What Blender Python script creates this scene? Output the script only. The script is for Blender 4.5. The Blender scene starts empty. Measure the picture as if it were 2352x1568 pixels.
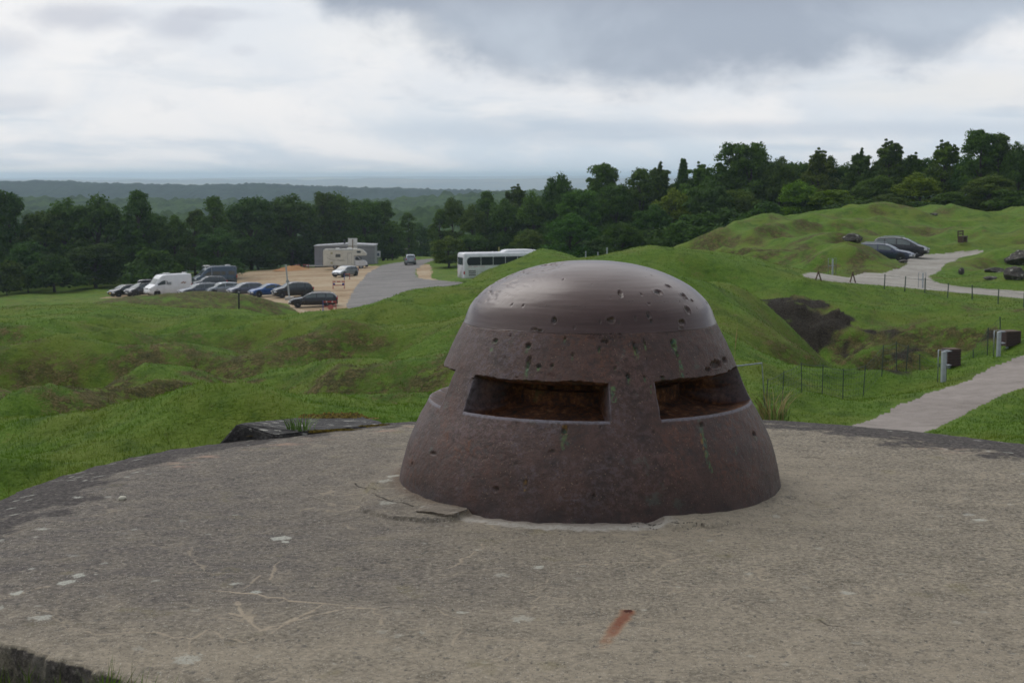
import bpy, bmesh, math, random
import numpy as np
from mathutils import Vector, Matrix

random.seed(7)
RNG = np.random.default_rng(11)
scene = bpy.context.scene
COL = scene.collection
PI = math.pi
R = math.radians

# ------------------------------------------------------------------ camera model
FPX = 1024 * 35.0 / 23.5
TH = math.atan(165 / FPX)
CAMZ = 1.6
cT, sT = math.cos(TH), math.sin(TH)
K = 1024 / 2352.0

def ray(x, y):
    """direction (per unit of Y) of the sight line through a point of the 2352 px wide view"""
    u = (x * K - 512) / FPX
    v = (341 - y * K) / FPX
    dy = cT + v * sT
    dz = -sT + v * cT
    return u / dy, dz / dy

def Q(x, y, Y):
    a, b = ray(x, y)
    return (a * Y, Y, CAMZ + b * Y)

def onz(x, y, z):
    a, b = ray(x, y)
    Y = (z - CAMZ) / b
    return (a * Y, Y, z)

# ------------------------------------------------------------------ numpy noise
_P = np.random.default_rng(3).permutation(512).astype(np.int64)
_P = np.concatenate([_P, _P, _P])
_G2 = np.stack([np.cos(np.arange(16) * PI / 8 + .2), np.sin(np.arange(16) * PI / 8 + .2)], 1)
_G3 = np.random.default_rng(5).normal(size=(32, 3)); _G3 /= np.linalg.norm(_G3, axis=1)[:, None]

def perlin(x, y, seed=0):
    x = np.asarray(x, float) + seed * 37.7; y = np.asarray(y, float) + seed * 91.3
    xi = np.floor(x).astype(np.int64); yi = np.floor(y).astype(np.int64)
    xf = x - xi; yf = y - yi
    u = xf ** 3 * (xf * (xf * 6 - 15) + 10); v = yf ** 3 * (yf * (yf * 6 - 15) + 10)
    def g(ix, iy, dx, dy):
        h = _P[(_P[ix & 511] + iy) & 511] & 15
        return _G2[h, 0] * dx + _G2[h, 1] * dy
    a = g(xi, yi, xf, yf); b = g(xi + 1, yi, xf - 1, yf)
    c = g(xi, yi + 1, xf, yf - 1); d = g(xi + 1, yi + 1, xf - 1, yf - 1)
    return ((a + u * (b - a)) + v * ((c + u * (d - c)) - (a + u * (b - a)))) * 1.5

def fbm(x, y, oct=4, seed=0, gain=.5):
    s = 0; a = 1; f = 1; t = 0
    for o in range(oct):
        s = s + a * perlin(x * f, y * f, seed + o); t += a; a *= gain; f *= 2.03
    return s / t

def perlin3(x, y, z, seed=0):
    x = np.asarray(x, float) + seed * 17.3; y = np.asarray(y, float) + seed * 5.1; z = np.asarray(z, float) + seed * 9.7
    xi = np.floor(x).astype(np.int64); yi = np.floor(y).astype(np.int64); zi = np.floor(z).astype(np.int64)
    xf = x - xi; yf = y - yi; zf = z - zi
    u, v, w = [t * t * t * (t * (t * 6 - 15) + 10) for t in (xf, yf, zf)]
    r = 0
    for i in (0, 1):
        for j in (0, 1):
            for k in (0, 1):
                h = _P[(_P[(_P[(xi + i) & 511] + yi + j) & 511] + zi + k) & 511] & 31
                g = _G3[h]
                n = g[..., 0] * (xf - i) + g[..., 1] * (yf - j) + g[..., 2] * (zf - k)
                r = r + n * (u if i else 1 - u) * (v if j else 1 - v) * (w if k else 1 - w)
    return r * 1.6

def fbm3(x, y, z, oct=4, seed=0, gain=.5):
    s = 0; a = 1; f = 1; t = 0
    for o in range(oct):
        s = s + a * perlin3(x * f, y * f, z * f, seed + o); t += a; a *= gain; f *= 2.03
    return s / t

def sstep(a, b, x):
    t = np.clip((x - a) / (b - a), 0, 1)
    return t * t * (3 - 2 * t)

# ------------------------------------------------------------------ object helpers
def tag(o, label=None, cat=None, group=None, kind=None):
    if label: o['label'] = label
    if cat: o['category'] = cat
    if group: o['group'] = group
    if kind: o['kind'] = kind
    return o

def empty(name, loc=(0, 0, 0), rz=0.0, label=None, cat=None, group=None):
    o = bpy.data.objects.new(name, None); COL.objects.link(o)
    o.empty_display_size = .2
    o.location = loc; o.rotation_euler = (0, 0, rz)
    return tag(o, label, cat, group)

def link(name, me, mat=None, parent=None, smooth=True):
    o = bpy.data.objects.new(name, me); COL.objects.link(o)
    if mat is not None: me.materials.append(mat)
    if smooth:
        me.polygons.foreach_set('use_smooth', [True] * len(me.polygons))
    if parent: o.parent = parent
    return o

def npmesh(name, V, F, attrs=None):
    """V (n,3), F (m,k) numpy -> mesh"""
    me = bpy.data.meshes.new(name)
    V = np.ascontiguousarray(V, dtype=np.float32); F = np.ascontiguousarray(F, dtype=np.int32)
    m, k = F.shape
    me.vertices.add(len(V)); me.vertices.foreach_set('co', V.ravel())
    me.loops.add(m * k); me.loops.foreach_set('vertex_index', F.ravel())
    me.polygons.add(m)
    me.polygons.foreach_set('loop_start', np.arange(0, m * k, k, dtype=np.int32))
    me.polygons.foreach_set('loop_total', np.full(m, k, dtype=np.int32))
    me.update(calc_edges=True)
    for a, val in (attrs or {}).items():
        at = me.attributes.new(a, 'FLOAT', 'POINT')
        at.data.foreach_set('value', np.ascontiguousarray(val, dtype=np.float32))
    return me

def gridfaces(nu, nv, wrap=False):
    """vertex index = i*nv + j"""
    iu = np.arange(nu if wrap else nu - 1); jv = np.arange(nv - 1)
    I, J = np.meshgrid(iu, jv, indexing='ij')
    I2 = (I + 1) % nu
    return np.stack([I * nv + J, I2 * nv + J, I2 * nv + J + 1, I * nv + J + 1], -1).reshape(-1, 4)

class MB:
    """collects simple solids into one mesh"""
    def __init__(s): s.bm = bmesh.new()
    def box(s, c, d, rz=0, bev=0, rx=0, ry=0):
        r = bmesh.ops.create_cube(s.bm, size=1)
        vs = r['verts']
        M = Matrix.Translation(c) @ Matrix.Rotation(rz, 4, 'Z') @ Matrix.Rotation(ry, 4, 'Y') @ Matrix.Rotation(rx, 4, 'X') @ Matrix.Diagonal((d[0], d[1], d[2], 1))
        bmesh.ops.transform(s.bm, matrix=M, verts=vs)
        if bev:
            es = list({e for v in vs for e in v.link_edges})
            bmesh.ops.bevel(s.bm, geom=es, offset=bev, segments=2, affect='EDGES', profile=.5)
        return s
    def tube(s, a, b, r0, r1=None, n=10, caps=True):
        a = Vector(a); b = Vector(b); r1 = r0 if r1 is None else r1
        d = b - a
        if d.length < 1e-6: return s
        q = d.to_track_quat('Z', 'Y').to_matrix()
        rings = []
        for p, rr in ((a, r0), (b, r1)):
            rings.append([s.bm.verts.new(p + q @ Vector((rr * math.cos(2 * PI * k / n), rr * math.sin(2 * PI * k / n), 0))) for k in range(n)])
        for k in range(n):
            s.bm.faces.new((rings[0][k], rings[0][(k + 1) % n], rings[1][(k + 1) % n], rings[1][k]))
        if caps:
            s.bm.faces.new(rings[0][::-1]); s.bm.faces.new(rings[1])
        return s
    def path(s, pts, rad, n=8):
        pts = [Vector(p) for p in pts]
        rings = []
        for i, p in enumerate(pts):
            d = (pts[min(i + 1, len(pts) - 1)] - pts[max(i - 1, 0)])
            q = d.to_track_quat('Z', 'Y').to_matrix()
            rr = rad[i] if isinstance(rad, (list, tuple)) else rad
            rings.append([s.bm.verts.new(p + q @ Vector((rr * math.cos(2 * PI * k / n), rr * math.sin(2 * PI * k / n), 0))) for k in range(n)])
        for a, b in zip(rings[:-1], rings[1:]):
            for k in range(n):
                s.bm.faces.new((a[k], a[(k + 1) % n], b[(k + 1) % n], b[k]))
        s.bm.faces.new(rings[0][::-1]); s.bm.faces.new(rings[-1])
        return s
    def prism(s, poly, w0, w1, axis='y'):
        """polygon in xz extruded along y from w0 to w1"""
        A = [s.bm.verts.new((p[0], w0, p[1])) for p in poly]
        B = [s.bm.verts.new((p[0], w1, p[1])) for p in poly]
        n = len(poly)
        s.bm.faces.new(A); s.bm.faces.new(B[::-1])
        for k in range(n): s.bm.faces.new((A[k], B[k], B[(k + 1) % n], A[(k + 1) % n]))
        return s
    def quad(s, pts):
        s.bm.faces.new([s.bm.verts.new(p) for p in pts]); return s
    def strip(s, A, B, thick=0):
        va = [s.bm.verts.new(p) for p in A]; vb = [s.bm.verts.new(p) for p in B]
        for k in range(len(A) - 1): s.bm.faces.new((va[k], va[k + 1], vb[k + 1], vb[k]))
        return s
    def build(s, name, mat, parent=None, smooth=False, bevel=0):
        bmesh.ops.recalc_face_normals(s.bm, faces=s.bm.faces)
        if bevel:
            es = [e for e in s.bm.edges if len(e.link_faces) == 2 and e.calc_face_angle(0) > .5]
            bmesh.ops.bevel(s.bm, geom=es, offset=bevel, segments=2, affect='EDGES', profile=.5)
        me = bpy.data.meshes.new(name); s.bm.to_mesh(me); s.bm.free()
        o = link(name, me, mat, parent, smooth)
        return o

# ------------------------------------------------------------------ materials
class G:
    def __init__(s, nt): s.nt = nt
    def n(s, t, **kw):
        nd = s.nt.nodes.new(t)
        for k, v in kw.items(): setattr(nd, k, v)
        return nd
    def l(s, a, b): s.nt.links.new(a, b)
    def put(s, sock, v):
        if isinstance(v, bpy.types.NodeSocket): s.l(v, sock)
        elif isinstance(v, (tuple, list)) and sock.type == 'RGBA': sock.default_value = (*v[:3], 1)
        else: sock.default_value = v
    def coord(s, kind='Object'):
        return s.n('ShaderNodeTexCoord').outputs[kind]
    def geo(s, out='Position'): return s.n('ShaderNodeNewGeometry').outputs[out]
    def noise(s, scale, detail=4, rough=.55, vec=None, dist=0, out='Fac', dim='3D'):
        nd = s.n('ShaderNodeTexNoise'); nd.noise_dimensions = dim
        nd.inputs['Scale'].default_value = scale; nd.inputs['Detail'].default_value = detail
        nd.inputs['Roughness'].default_value = rough; nd.inputs['Distortion'].default_value = dist
        if vec is not None: s.l(vec, nd.inputs['Vector'])
        return nd.outputs[out]
    def voro(s, scale, feat='F1', vec=None, out='Distance', rnd=1):
        nd = s.n('ShaderNodeTexVoronoi'); nd.feature = feat
        nd.inputs['Scale'].default_value = scale; nd.inputs['Randomness'].default_value = rnd
        if vec is not None: s.l(vec, nd.inputs['Vector'])
        return nd.outputs[out]
    def map(s, vec, scale=(1, 1, 1), loc=(0, 0, 0), rot=(0, 0, 0)):
        nd = s.n('ShaderNodeMapping'); s.l(vec, nd.inputs['Vector'])
        nd.inputs['Scale'].default_value = scale; nd.inputs['Location'].default_value = loc; nd.inputs['Rotation'].default_value = rot
        return nd.outputs['Vector']
    def math(s, op, a, b=0.0, c=None, clamp=False):
        nd = s.n('ShaderNodeMath', operation=op, use_clamp=clamp)
        s.put(nd.inputs[0], a); s.put(nd.inputs[1], b)
        if c is not None: s.put(nd.inputs[2], c)
        return nd.outputs[0]
    def rng(s, v, a, b, c=0.0, d=1.0, smooth=True):
        nd = s.n('ShaderNodeMapRange'); nd.interpolation_type = 'SMOOTHSTEP' if smooth else 'LINEAR'
        s.put(nd.inputs['Value'], v)
        for k, x in zip(('From Min', 'From Max', 'To Min', 'To Max'), (a, b, c, d)): s.put(nd.inputs[k], x)
        return nd.outputs['Result']
    def mix(s, f, a, b, mode='MIX'):
        nd = s.n('ShaderNodeMix', data_type='RGBA', blend_type=mode); nd.clamp_factor = True
        s.put(nd.inputs['Factor'], f); s.put(nd.inputs['A'], a) if False else None
        s.put(nd.inputs[6], a); s.put(nd.inputs[7], b)
        return nd.outputs[2]
    def ramp(s, f, stops):
        nd = s.n('ShaderNodeValToRGB'); s.put(nd.inputs[0], f)
        el = nd.color_ramp.elements
        while len(el) < len(stops): el.new(.5)
        for e, (p, c) in zip(el, stops): e.position = p; e.color = (*c[:3], 1) if isinstance(c, (tuple, list)) else (c, c, c, 1)
        return nd.outputs[0]
    def attr(s, name, out='Fac'):
        nd = s.n('ShaderNodeAttribute', attribute_name=name); return nd.outputs[out]
    def bump(s, h, strength=.5, dist=.01, nrm=None):
        nd = s.n('ShaderNodeBump'); s.put(nd.inputs['Height'], h)
        nd.inputs['Strength'].default_value = strength; nd.inputs['Distance'].default_value = dist
        if nrm is not None: s.l(nrm, nd.inputs['Normal'])
        return nd.outputs['Normal']

def newmat(name):
    m = bpy.data.materials.new(name); m.use_nodes = True
    nt = m.node_tree; g = G(nt); b = nt.nodes['Principled BSDF']
    return m, g, b

def simple(name, col, rough=.5, metal=0.0, var=.12, scale=3.0, bump=0.0, coat=0.0, spec=None, dirt=None):
    m, g, b = newmat(name)
    n = g.noise(scale, 5, .6, g.coord())
    lo = tuple(c * (1 - var) for c in col); hi = tuple(min(1, c * (1 + var)) for c in col)
    c = g.ramp(n, [(.3, lo), (.7, hi)])
    if dirt:
        z = g.n('ShaderNodeSeparateXYZ'); g.l(g.coord(), z.inputs[0])
        d = g.rng(g.math('ADD', z.outputs[2], g.math('MULTIPLY', n, .3)), .2, .75, dirt, 0)
        c = g.mix(d, c, (.12, .10, .08))
    g.put(b.inputs['Base Color'], c)
    r = g.rng(n, .3, .7, max(0, rough - .08), min(1, rough + .08), False)
    g.put(b.inputs['Roughness'], r); b.inputs['Metallic'].default_value = metal
    if coat: b.inputs['Coat Weight'].default_value = coat; b.inputs['Coat Roughness'].default_value = .08
    if spec is not None: b.inputs['Specular IOR Level'].default_value = spec
    if bump: g.l(g.bump(g.noise(scale * 8, 4, .6, g.coord()), .6, bump), b.inputs['Normal'])
    return m

M = {}
M['tyre'] = simple('tyre_rubber', (.02, .02, .021), .8)
M['rim'] = simple('alloy_rim', (.35, .36, .38), .35, .6)
M['glass'] = simple('car_glass', (.055, .07, .075), .06, 0, .2, 1.2, spec=.9)
M['glasspale'] = simple('windscreen_glass', (.10, .125, .125), .08, 0, .25, 1.2, spec=1.0)  # paler copy of the glass, sky reflection put into its colour
M['trim'] = simple('black_trim', (.02, .02, .022), .55)
M['head'] = simple('headlight_lens', (.55, .57, .6), .12, .3, .2, 8)
M['tail'] = simple('tail_light_lens', (.38, .02, .02), .2, 0, .2, 8)
M['plate'] = simple('plate_white', (.6, .6, .58), .5)
M['plate_y'] = simple('plate_yellow', (.65, .38, .03), .5)
def paint(name, col, metal=.3): 
    return simple(name, col, .3, metal, .08, 1.5, coat=.7, dirt=.35)
P = dict(black=paint('black_paint', (.012, .012, .016)), grey=paint('grey_paint', (.085, .095, .12), .5),
         dark=paint('dark_grey_paint', (.03, .033, .042), .4), silver=paint('silver_paint', (.30, .33, .36), .5),
         blue=paint('blue_paint', (.012, .075, .26)), white=paint('white_paint', (.72, .73, .75), 0),
         cream=paint('cream_paint', (.68, .66, .58), 0), steel=paint('steel_blue_paint', (.055, .085, .12), .4),
         navy=paint('navy_paint', (.02, .03, .065)), violet=paint('violet_grey_paint', (.10, .11, .15), .5))
M['galv'] = simple('galvanised_steel', (.30, .33, .36), .45, .5, .15, 12)
M['busglass'] = simple('dark_coach_glass', (.022, .027, .034), .12, 0, .3, .8, spec=.22)
M['pale'] = simple('pale_post', (.40, .43, .46), .5, .2, .15, 8)
M['rustpost'] = simple('rusty_post', (.09, .045, .025), .85, 0, .3, 20)
M['greenwire'] = simple('green_wire', (.035, .06, .045), .6)
M['wood'] = simple('bench_wood', (.085, .055, .035), .85, 0, .3, 9, bump=.01)
M['redp'] = simple('red_paint', (.34, .04, .035), .5)
M['whitep'] = simple('white_panel', (.7, .7, .68), .5)
M['bluep'] = simple('blue_panel', (.03, .06, .28), .5)
M['yellowp'] = simple('yellow_post', (.45, .42, .12), .6)
# ================================================================== terrain
def pz(x, y):   # the gently tilted plane of the car park
    return -11.3 - .0111 * (y - 152) + .051 * (x + 19.8)

CP = []
def q(*a): CP.append(Q(*a))
def w(x, y, z): CP.append((x, y, z))
def qz(x, Y, z):
    a, b = ray(x, 600); CP.append((a * Y, Y, z))
# near surroundings of the bunker roof
for p in [(-1.4, 4.4, -.17), (-2.4, 5.0, -.18), (-3.5, 6.3, -.4), (-3.4, 8.2, -.7), (-1.5, 3.2, -.1), (0, 2.5, 0), (0, 0, 0), (3, 0, 0), (-4, 0, -.1),
          (-5, 4, -.5), (6, 2, -.2), (6.5, 7, -.5), (5, 10.5, -1.2), (2, 11.5, -1.4), (-1, 11.5, -1.6), (-3, 10.5, -1.6), (-5.5, 8, -1.3),
          (-4, 15, -2.4), (0, 16, -2.4), (5, 16, -2.3), (-9, 10, -1.9), (0, -30, -1), (-30, -20, -3), (30, -20, -2), (-25, 5, -4), (25, 5, -2.2), (2, 22, -3), (-14, 14, -2.6)]: w(*p)
# left field
for a in [(0, 1140, 22), (300, 1000, 26), (0, 1000, 28.5), (500, 965, 27), (900, 965, 27), (0, 900, 38), (300, 905, 37), (700, 905, 35), (950, 880, 34),
          (100, 820, 50), (500, 815, 50), (900, 800, 47), (1050, 780, 47), (0, 770, 62), (240, 745, 68), (500, 765, 64), (850, 750, 62),
          (-300, 900, 38), (-300, 770, 62), (-300, 720, 95)]: q(*a)
for a in [(0, 727, 92), (100, 707, 92), (200, 698, 92), (350, 706, 92), (480, 713, 92), (560, 706, 92), (640, 720, 92), (700, 738, 92), (745, 741, 90), (800, 724, 88),
          (880, 681, 84), (950, 657, 82), (1000, 647, 82), (1060, 655, 80)]: q(*a)
for a in [(640, 745, 80), (700, 750, 79), (745, 748, 79), (800, 735, 76), (880, 700, 72), (480, 745, 79), (300, 722, 79)]: q(*a)
for x in (670, 720, 770, 810):
    for Y in (128, 141):
        a_ = ray(x, 600)[0] * Y; w(a_, Y, pz(a_, Y) - .1)
for x, Y, z in [(0, 108, -9.8), (200, 108, -9.8), (350, 108, -9.8), (500, 108, -9.8), (640, 107, -9.6), (745, 104, -8.9), (880, 104, -8.2), (1000, 103, -7.6), (1000, 122, -10.2), (880, 122, -10.5), (1120, 125, -9.5), (1250, 130, -9)]: qz(x, Y, z)
# brown mound before the parked cars
for a in [(270, 688, 131), (330, 676, 133), (400, 670, 134), (480, 667, 134), (550, 670, 134), (600, 678, 134), (636, 697, 134)]: q(*a)
for x in (330, 480, 620): qz(x, 146, pz(ray(x, 600)[0] * 146, 146) + .1)
# mound before the coach
for a in [(1070, 657, 98), (1120, 630, 101), (1140, 616, 103), (1160, 606, 105), (1200, 592, 108), (1260, 584, 108), (1330, 592, 105), (1390, 598, 98), (1250, 640, 82), (1150, 680, 72), (1300, 700, 66), (1500, 660, 68)]: q(*a)
# car park plane
for x in (-100, 100, 300, 500, 700, 850, 1000, 1120, 1250):
    for Y in (155, 185, 215, 245):
        a = ray(x, 600)[0] * Y
        if x <= 655 and x > 240 and Y < 150: continue
        w(a, Y, pz(a, Y))
for x in (-300, 100, 700, 940, 1100): 
    a = ray(x, 600)[0] * 285; w(a, 285, pz(a, 285) - .4 - (1.5 if x != 940 else 0))
for x in (0, 120): q(x, 690, 165)
# right: mound D, its slope, ditch
for a in [(1440, 589, 80), (1500, 577, 85), (1560, 576, 88), (1630, 582, 88), (1700, 599, 90), (1800, 621, 95), (1650, 680, 66), (1850, 690, 76), (2100, 700, 76), (2352, 722, 68), (2600, 740, 66),
          (1700, 780, 48), (1760, 850, 40), (1600, 800, 46), (1760, 700, 66), (1795, 728, 61), (1830, 765, 55), (1870, 803, 50), (1915, 842, 45.5), (1955, 878, 42),
          (1930, 738, 70), (2000, 742, 70), (2100, 748, 69), (2200, 752, 67), (2290, 760, 65),
          (1850, 908, 37), (1990, 887, 41), (2130, 826, 46), (2290, 778, 53), (2000, 960, 34.5), (2200, 892, 38), (2352, 845, 42), (2300, 962, 33), (2352, 1005, 30), (2700, 780, 48), (1800, 965, 33)]: q(*a)
for x, Y, z in [(1850, 68, -7.8), (1900, 61, -8.3), (1960, 55, -8.5), (2030, 56, -8.3), (2120, 60, -7.9), (2220, 62, -7.2), (2320, 63, -5.9), (1925, 49, -6.6), (2000, 47, -6.2), (2100, 51.5, -6.4), (2200, 56, -6.2)]: qz(x, Y, z)
# right: track, car knoll, hill
for a in [(1870, 636, 103), (1960, 641, 98), (2050, 650, 93), (2200, 664, 89), (2352, 678, 86), (2600, 700, 84), (2130, 625, 107), (2200, 582, 130), (2150, 600, 120), (2060, 592, 121), (2000, 594, 121),
          (1930, 590, 108), (1980, 582, 112), (2045, 600, 112), (2085, 608, 109), (1640, 547, 140), (1700, 522, 146), (1760, 503, 150), (1850, 494, 155), (1960, 488, 160), (2080, 476, 165), (2180, 482, 168), (2270, 485, 166), (2352, 484, 165),
          (2600, 480, 165), (1850, 560, 126), (1740, 585, 118), (1950, 522, 142), (2150, 520, 148), (2300, 540, 138), (2220, 556, 131), (2352, 575, 122), (2280, 610, 108), (2320, 600, 110)]: q(*a)
for x, Y, z in [(1560, 108, -6), (1660, 106, -5.8), (1760, 108, -5.6), (1450, 110, -7), (1500, 150, -8), (1400, 150, -9), (1560, 135, -5.6), (1550, 190, -8), (1700, 190, -6.5), (1900, 195, -6), (2100, 200, -6), (2352, 200, -6), (2600, 200, -6), (1400, 210, -9.5), (1800, 230, -7), (2200, 240, -7), (2600, 250, -7)]: qz(x, Y, z)
for x, Y, z in [(-600, 400, -32), (0, 400, -32), (600, 400, -30), (1000, 360, -22), (1200, 400, -26), (1700, 400, -20), (2352, 400, -18), (3000, 400, -16),
                (0, 900, -72), (1000, 900, -72), (2000, 900, -60), (-400, 900, -72), (2800, 900, -60)]: qz(x, Y, z)
CP = np.array(CP)
_c2 = 2.2 ** 2
def _phi(d2): return np.sqrt(d2 + _c2)
_n = len(CP)
_A = np.zeros((_n + 3, _n + 3))
_d2 = ((CP[:, None, :2] - CP[None, :, :2]) ** 2).sum(-1)
_A[:_n, :_n] = _phi(_d2) - np.eye(_n) * .35
_A[:_n, _n] = 1; _A[:_n, _n + 1:] = CP[:, :2]; _A[_n, :_n] = 1; _A[_n + 1:, :_n] = CP[:, :2].T
_w = np.linalg.solve(_A, np.concatenate([CP[:, 2], [0, 0, 0]]))

def base(x, y):
    x = np.asarray(x, float); y = np.asarray(y, float)
    sh = x.shape; xf = x.ravel(); yf = y.ravel()
    out = np.empty(len(xf))
    for s in range(0, len(xf), 20000):
        a = xf[s:s + 20000, None] - CP[None, :, 0]; b = yf[s:s + 20000, None] - CP[None, :, 1]
        out[s:s + 20000] = _phi(a * a + b * b) @ _w[:_n] + _w[_n] + _w[_n + 1] * xf[s:s + 20000] + _w[_n + 2] * yf[s:s + 20000]
    r = np.hypot(xf, yf)
    out = out + (-72 - out) * sstep(600, 900, r)
    return out.reshape(sh)

def hit(x, y, fn, near=12.0, far=320.0):
    a, b = ray(x, y)
    Y = np.exp(np.linspace(math.log(near), math.log(far), 1400))
    h = fn(a * Y, Y); zr = CAMZ + b * Y
    k = np.nonzero(zr <= h)[0]
    k = k[0] if len(k) else len(Y) - 1
    k0 = max(k - 1, 0)
    Y = np.linspace(Y[k0], Y[k], 12); h = fn(a * Y, Y); zr = CAMZ + b * Y
    k = np.nonzero(zr <= h)[0]; k = k[0] if len(k) else -1
    return (a * Y[k], Y[k], float(h[k]))

def planehit(x, y):
    a, b = ray(x, y)
    Y = (pz(0, 0) - CAMZ) / (b + .0111 - .051 * a)
    return (a * Y, Y)

def smoothpoly(pts, n=6, jit=.0, seed=0):
    pts = np.array(pts, float); m = len(pts); out = []
    for i in range(m):
        p0, p1, p2, p3 = pts[i - 1], pts[i], pts[(i + 1) % m], pts[(i + 2) % m]
        for t in np.linspace(0, 1, n, endpoint=False):
            cr = .5 * ((2 * p1) + (-p0 + p2) * t + (2 * p0 - 5 * p1 + 4 * p2 - p3) * t * t + (-p0 + 3 * p1 - 3 * p2 + p3) * t ** 3)
            out.append(cr * .6 + (p1 + (p2 - p1) * t) * .4)
    return np.array(out)

def inpoly(x, y, poly):
    ins = np.zeros(x.shape, bool); m = len(poly)
    for i in range(m):
        x0, y0 = poly[i]; x1, y1 = poly[(i + 1) % m]
        c = ((y0 > y) != (y1 > y))
        if y1 != y0: ins ^= c & (x < (x1 - x0) * (y - y0) / (y1 - y0) + x0)
    return ins
def polydist(x, y, poly):
    d = np.full(x.shape, 1e9); m = len(poly)
    for i in range(m):
        x0, y0 = poly[i]; x1, y1 = poly[(i + 1) % m]
        vx, vy = x1 - x0, y1 - y0; L = vx * vx + vy * vy + 1e-9
        t = np.clip(((x - x0) * vx + (y - y0) * vy) / L, 0, 1)
        d = np.minimum(d, np.hypot(x - x0 - t * vx, y - y0 - t * vy))
    return d

PARK = smoothpoly([planehit(*p) for p in [(235, 681), (330, 668), (440, 648), (540, 627), (620, 619), (720, 614), (800, 611), (872, 611), (845, 626), (815, 660), (797, 700), (788, 742), (700, 742), (622, 716), (668, 702), (640, 694), (500, 694), (360, 690), (240, 690)]])
ROAD = smoothpoly([planehit(*p) for p in [(992, 587), (940, 596), (905, 603), (872, 611), (845, 626), (815, 660), (797, 700), (788, 742), (840, 742), (960, 690), (1078, 672), (1085, 651), (1000, 642), (960, 636), (954, 620), (978, 604), (1004, 591)]])
VERGE = smoothpoly([planehit(*p) for p in [(957, 609), (985, 607), (992, 622), (990, 637), (1010, 642), (962, 637)]], 4)
PATH = smoothpoly([hit(x, y, base)[:2] for x, y in [(1890, 1005), (1955, 978), (2050, 938), (2150, 897), (2250, 857), (2352, 815), (2480, 765), (2480, 825), (2352, 887), (2250, 931), (2120, 992), (2040, 1030)]])
TRACK = smoothpoly([hit(x, y, base)[:2] for x, y in [(1845, 630), (1960, 633), (2030, 626), (2070, 614), (2085, 604)]] + [Q(2060, 600, 117)[:2], Q(2060, 590, 125)[:2]] +
                   [hit(x, y, base)[:2] for x, y in [(2130, 583), (2200, 577), (2260, 575), (2205, 591), (2165, 613), (2133, 634), (2160, 650), (2230, 660), (2352, 668), (2550, 684), (2550, 702), (2352, 685), (2200, 671), (2050, 657), (1880, 643)]])
SHEETS = dict(car_park=PARK, road=ROAD, gravel_verge=VERGE, path=PATH, track=TRACK)
_boxes = {k: (p[:, 0].min() - 6, p[:, 0].max() + 6, p[:, 1].min() - 6, p[:, 1].max() + 6) for k, p in SHEETS.items()}
def sheetdist(x, y):
    """>0 outside any sheet (metres, capped 5)"""
    d = np.full(x.shape, 5.0)
    for k, p in SHEETS.items():
        b = _boxes[k]
        m = (x > b[0]) & (x < b[1]) & (y > b[2]) & (y < b[3])
        if m.any():
            xx, yy = x[m], y[m]
            dd = np.minimum(polydist(xx, yy, p), 5); dd[inpoly(xx, yy, p)] = 0
            d[m] = np.minimum(d[m], dd)
    return d

DITCH = np.array([hit(x, y, base, 46)[:2] for x, y in [(1790, 700), (1850, 690), (1905, 705), (1960, 745), (2290, 757), (2300, 775), (2130, 830), (1990, 890)]])
CRAT = []
for a in [(230, 850, 5.5, 1.3), (560, 880, 4.2, 1.0), (110, 765, 6, 1.0), (700, 835, 4.5, .9), (430, 775, 5.5, .9), (870, 800, 4.0, .8), (90, 950, 3.2, .7), (640, 780, 5, .8), (400, 950, 2.6, .55), (800, 890, 3.2, .7), (280, 755, 5, .5),
          (20, 840, 4, .7), (780, 945, 2.4, .4), (1700, 565, 7, 1.5), (1860, 530, 8, 1.4), (1960, 505, 8, 1.0), (2160, 510, 8, 1.2), (2270, 545, 6, .8), (1780, 600, 5, 1.1), (2060, 530, 7, 1.1), (1640, 640, 4.5, .8), (1560, 620, 5, .7), (2150, 715, 4, .6), (2330, 500, 8, .9), (1700, 760, 3, .5), (2000, 715, 4, .5), (1740, 655, 4, .7)]:
    p_ = hit(a[0], a[1], base); CRAT.append((p_[0], p_[1], a[2], a[3] * (1 - .5 * float(sstep(60, 80, p_[1])))))
def craters(x, y):
    h = np.zeros(x.shape); face = np.zeros(x.shape)
    for cx_, cy_, r_, d_ in CRAT:
        m = (np.abs(x - cx_) < 2.2 * r_) & (np.abs(y - cy_) < 2.2 * r_)
        if not m.any(): continue
        xx, yy = x[m] - cx_, y[m] - cy_
        d = np.hypot(xx, yy) / r_ * (1 + .22 * perlin(x[m] / 3, y[m] / 3, 15))
        h[m] += -d_ * np.exp(-(d / .62) ** 2) + .26 * d_ * np.exp(-((d - 1.08) / .34) ** 2)
        face[m] = np.maximum(face[m], np.exp(-((d - .6) / .35) ** 2) * sstep(-.2, .7, yy / r_))
    return h, face
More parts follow.
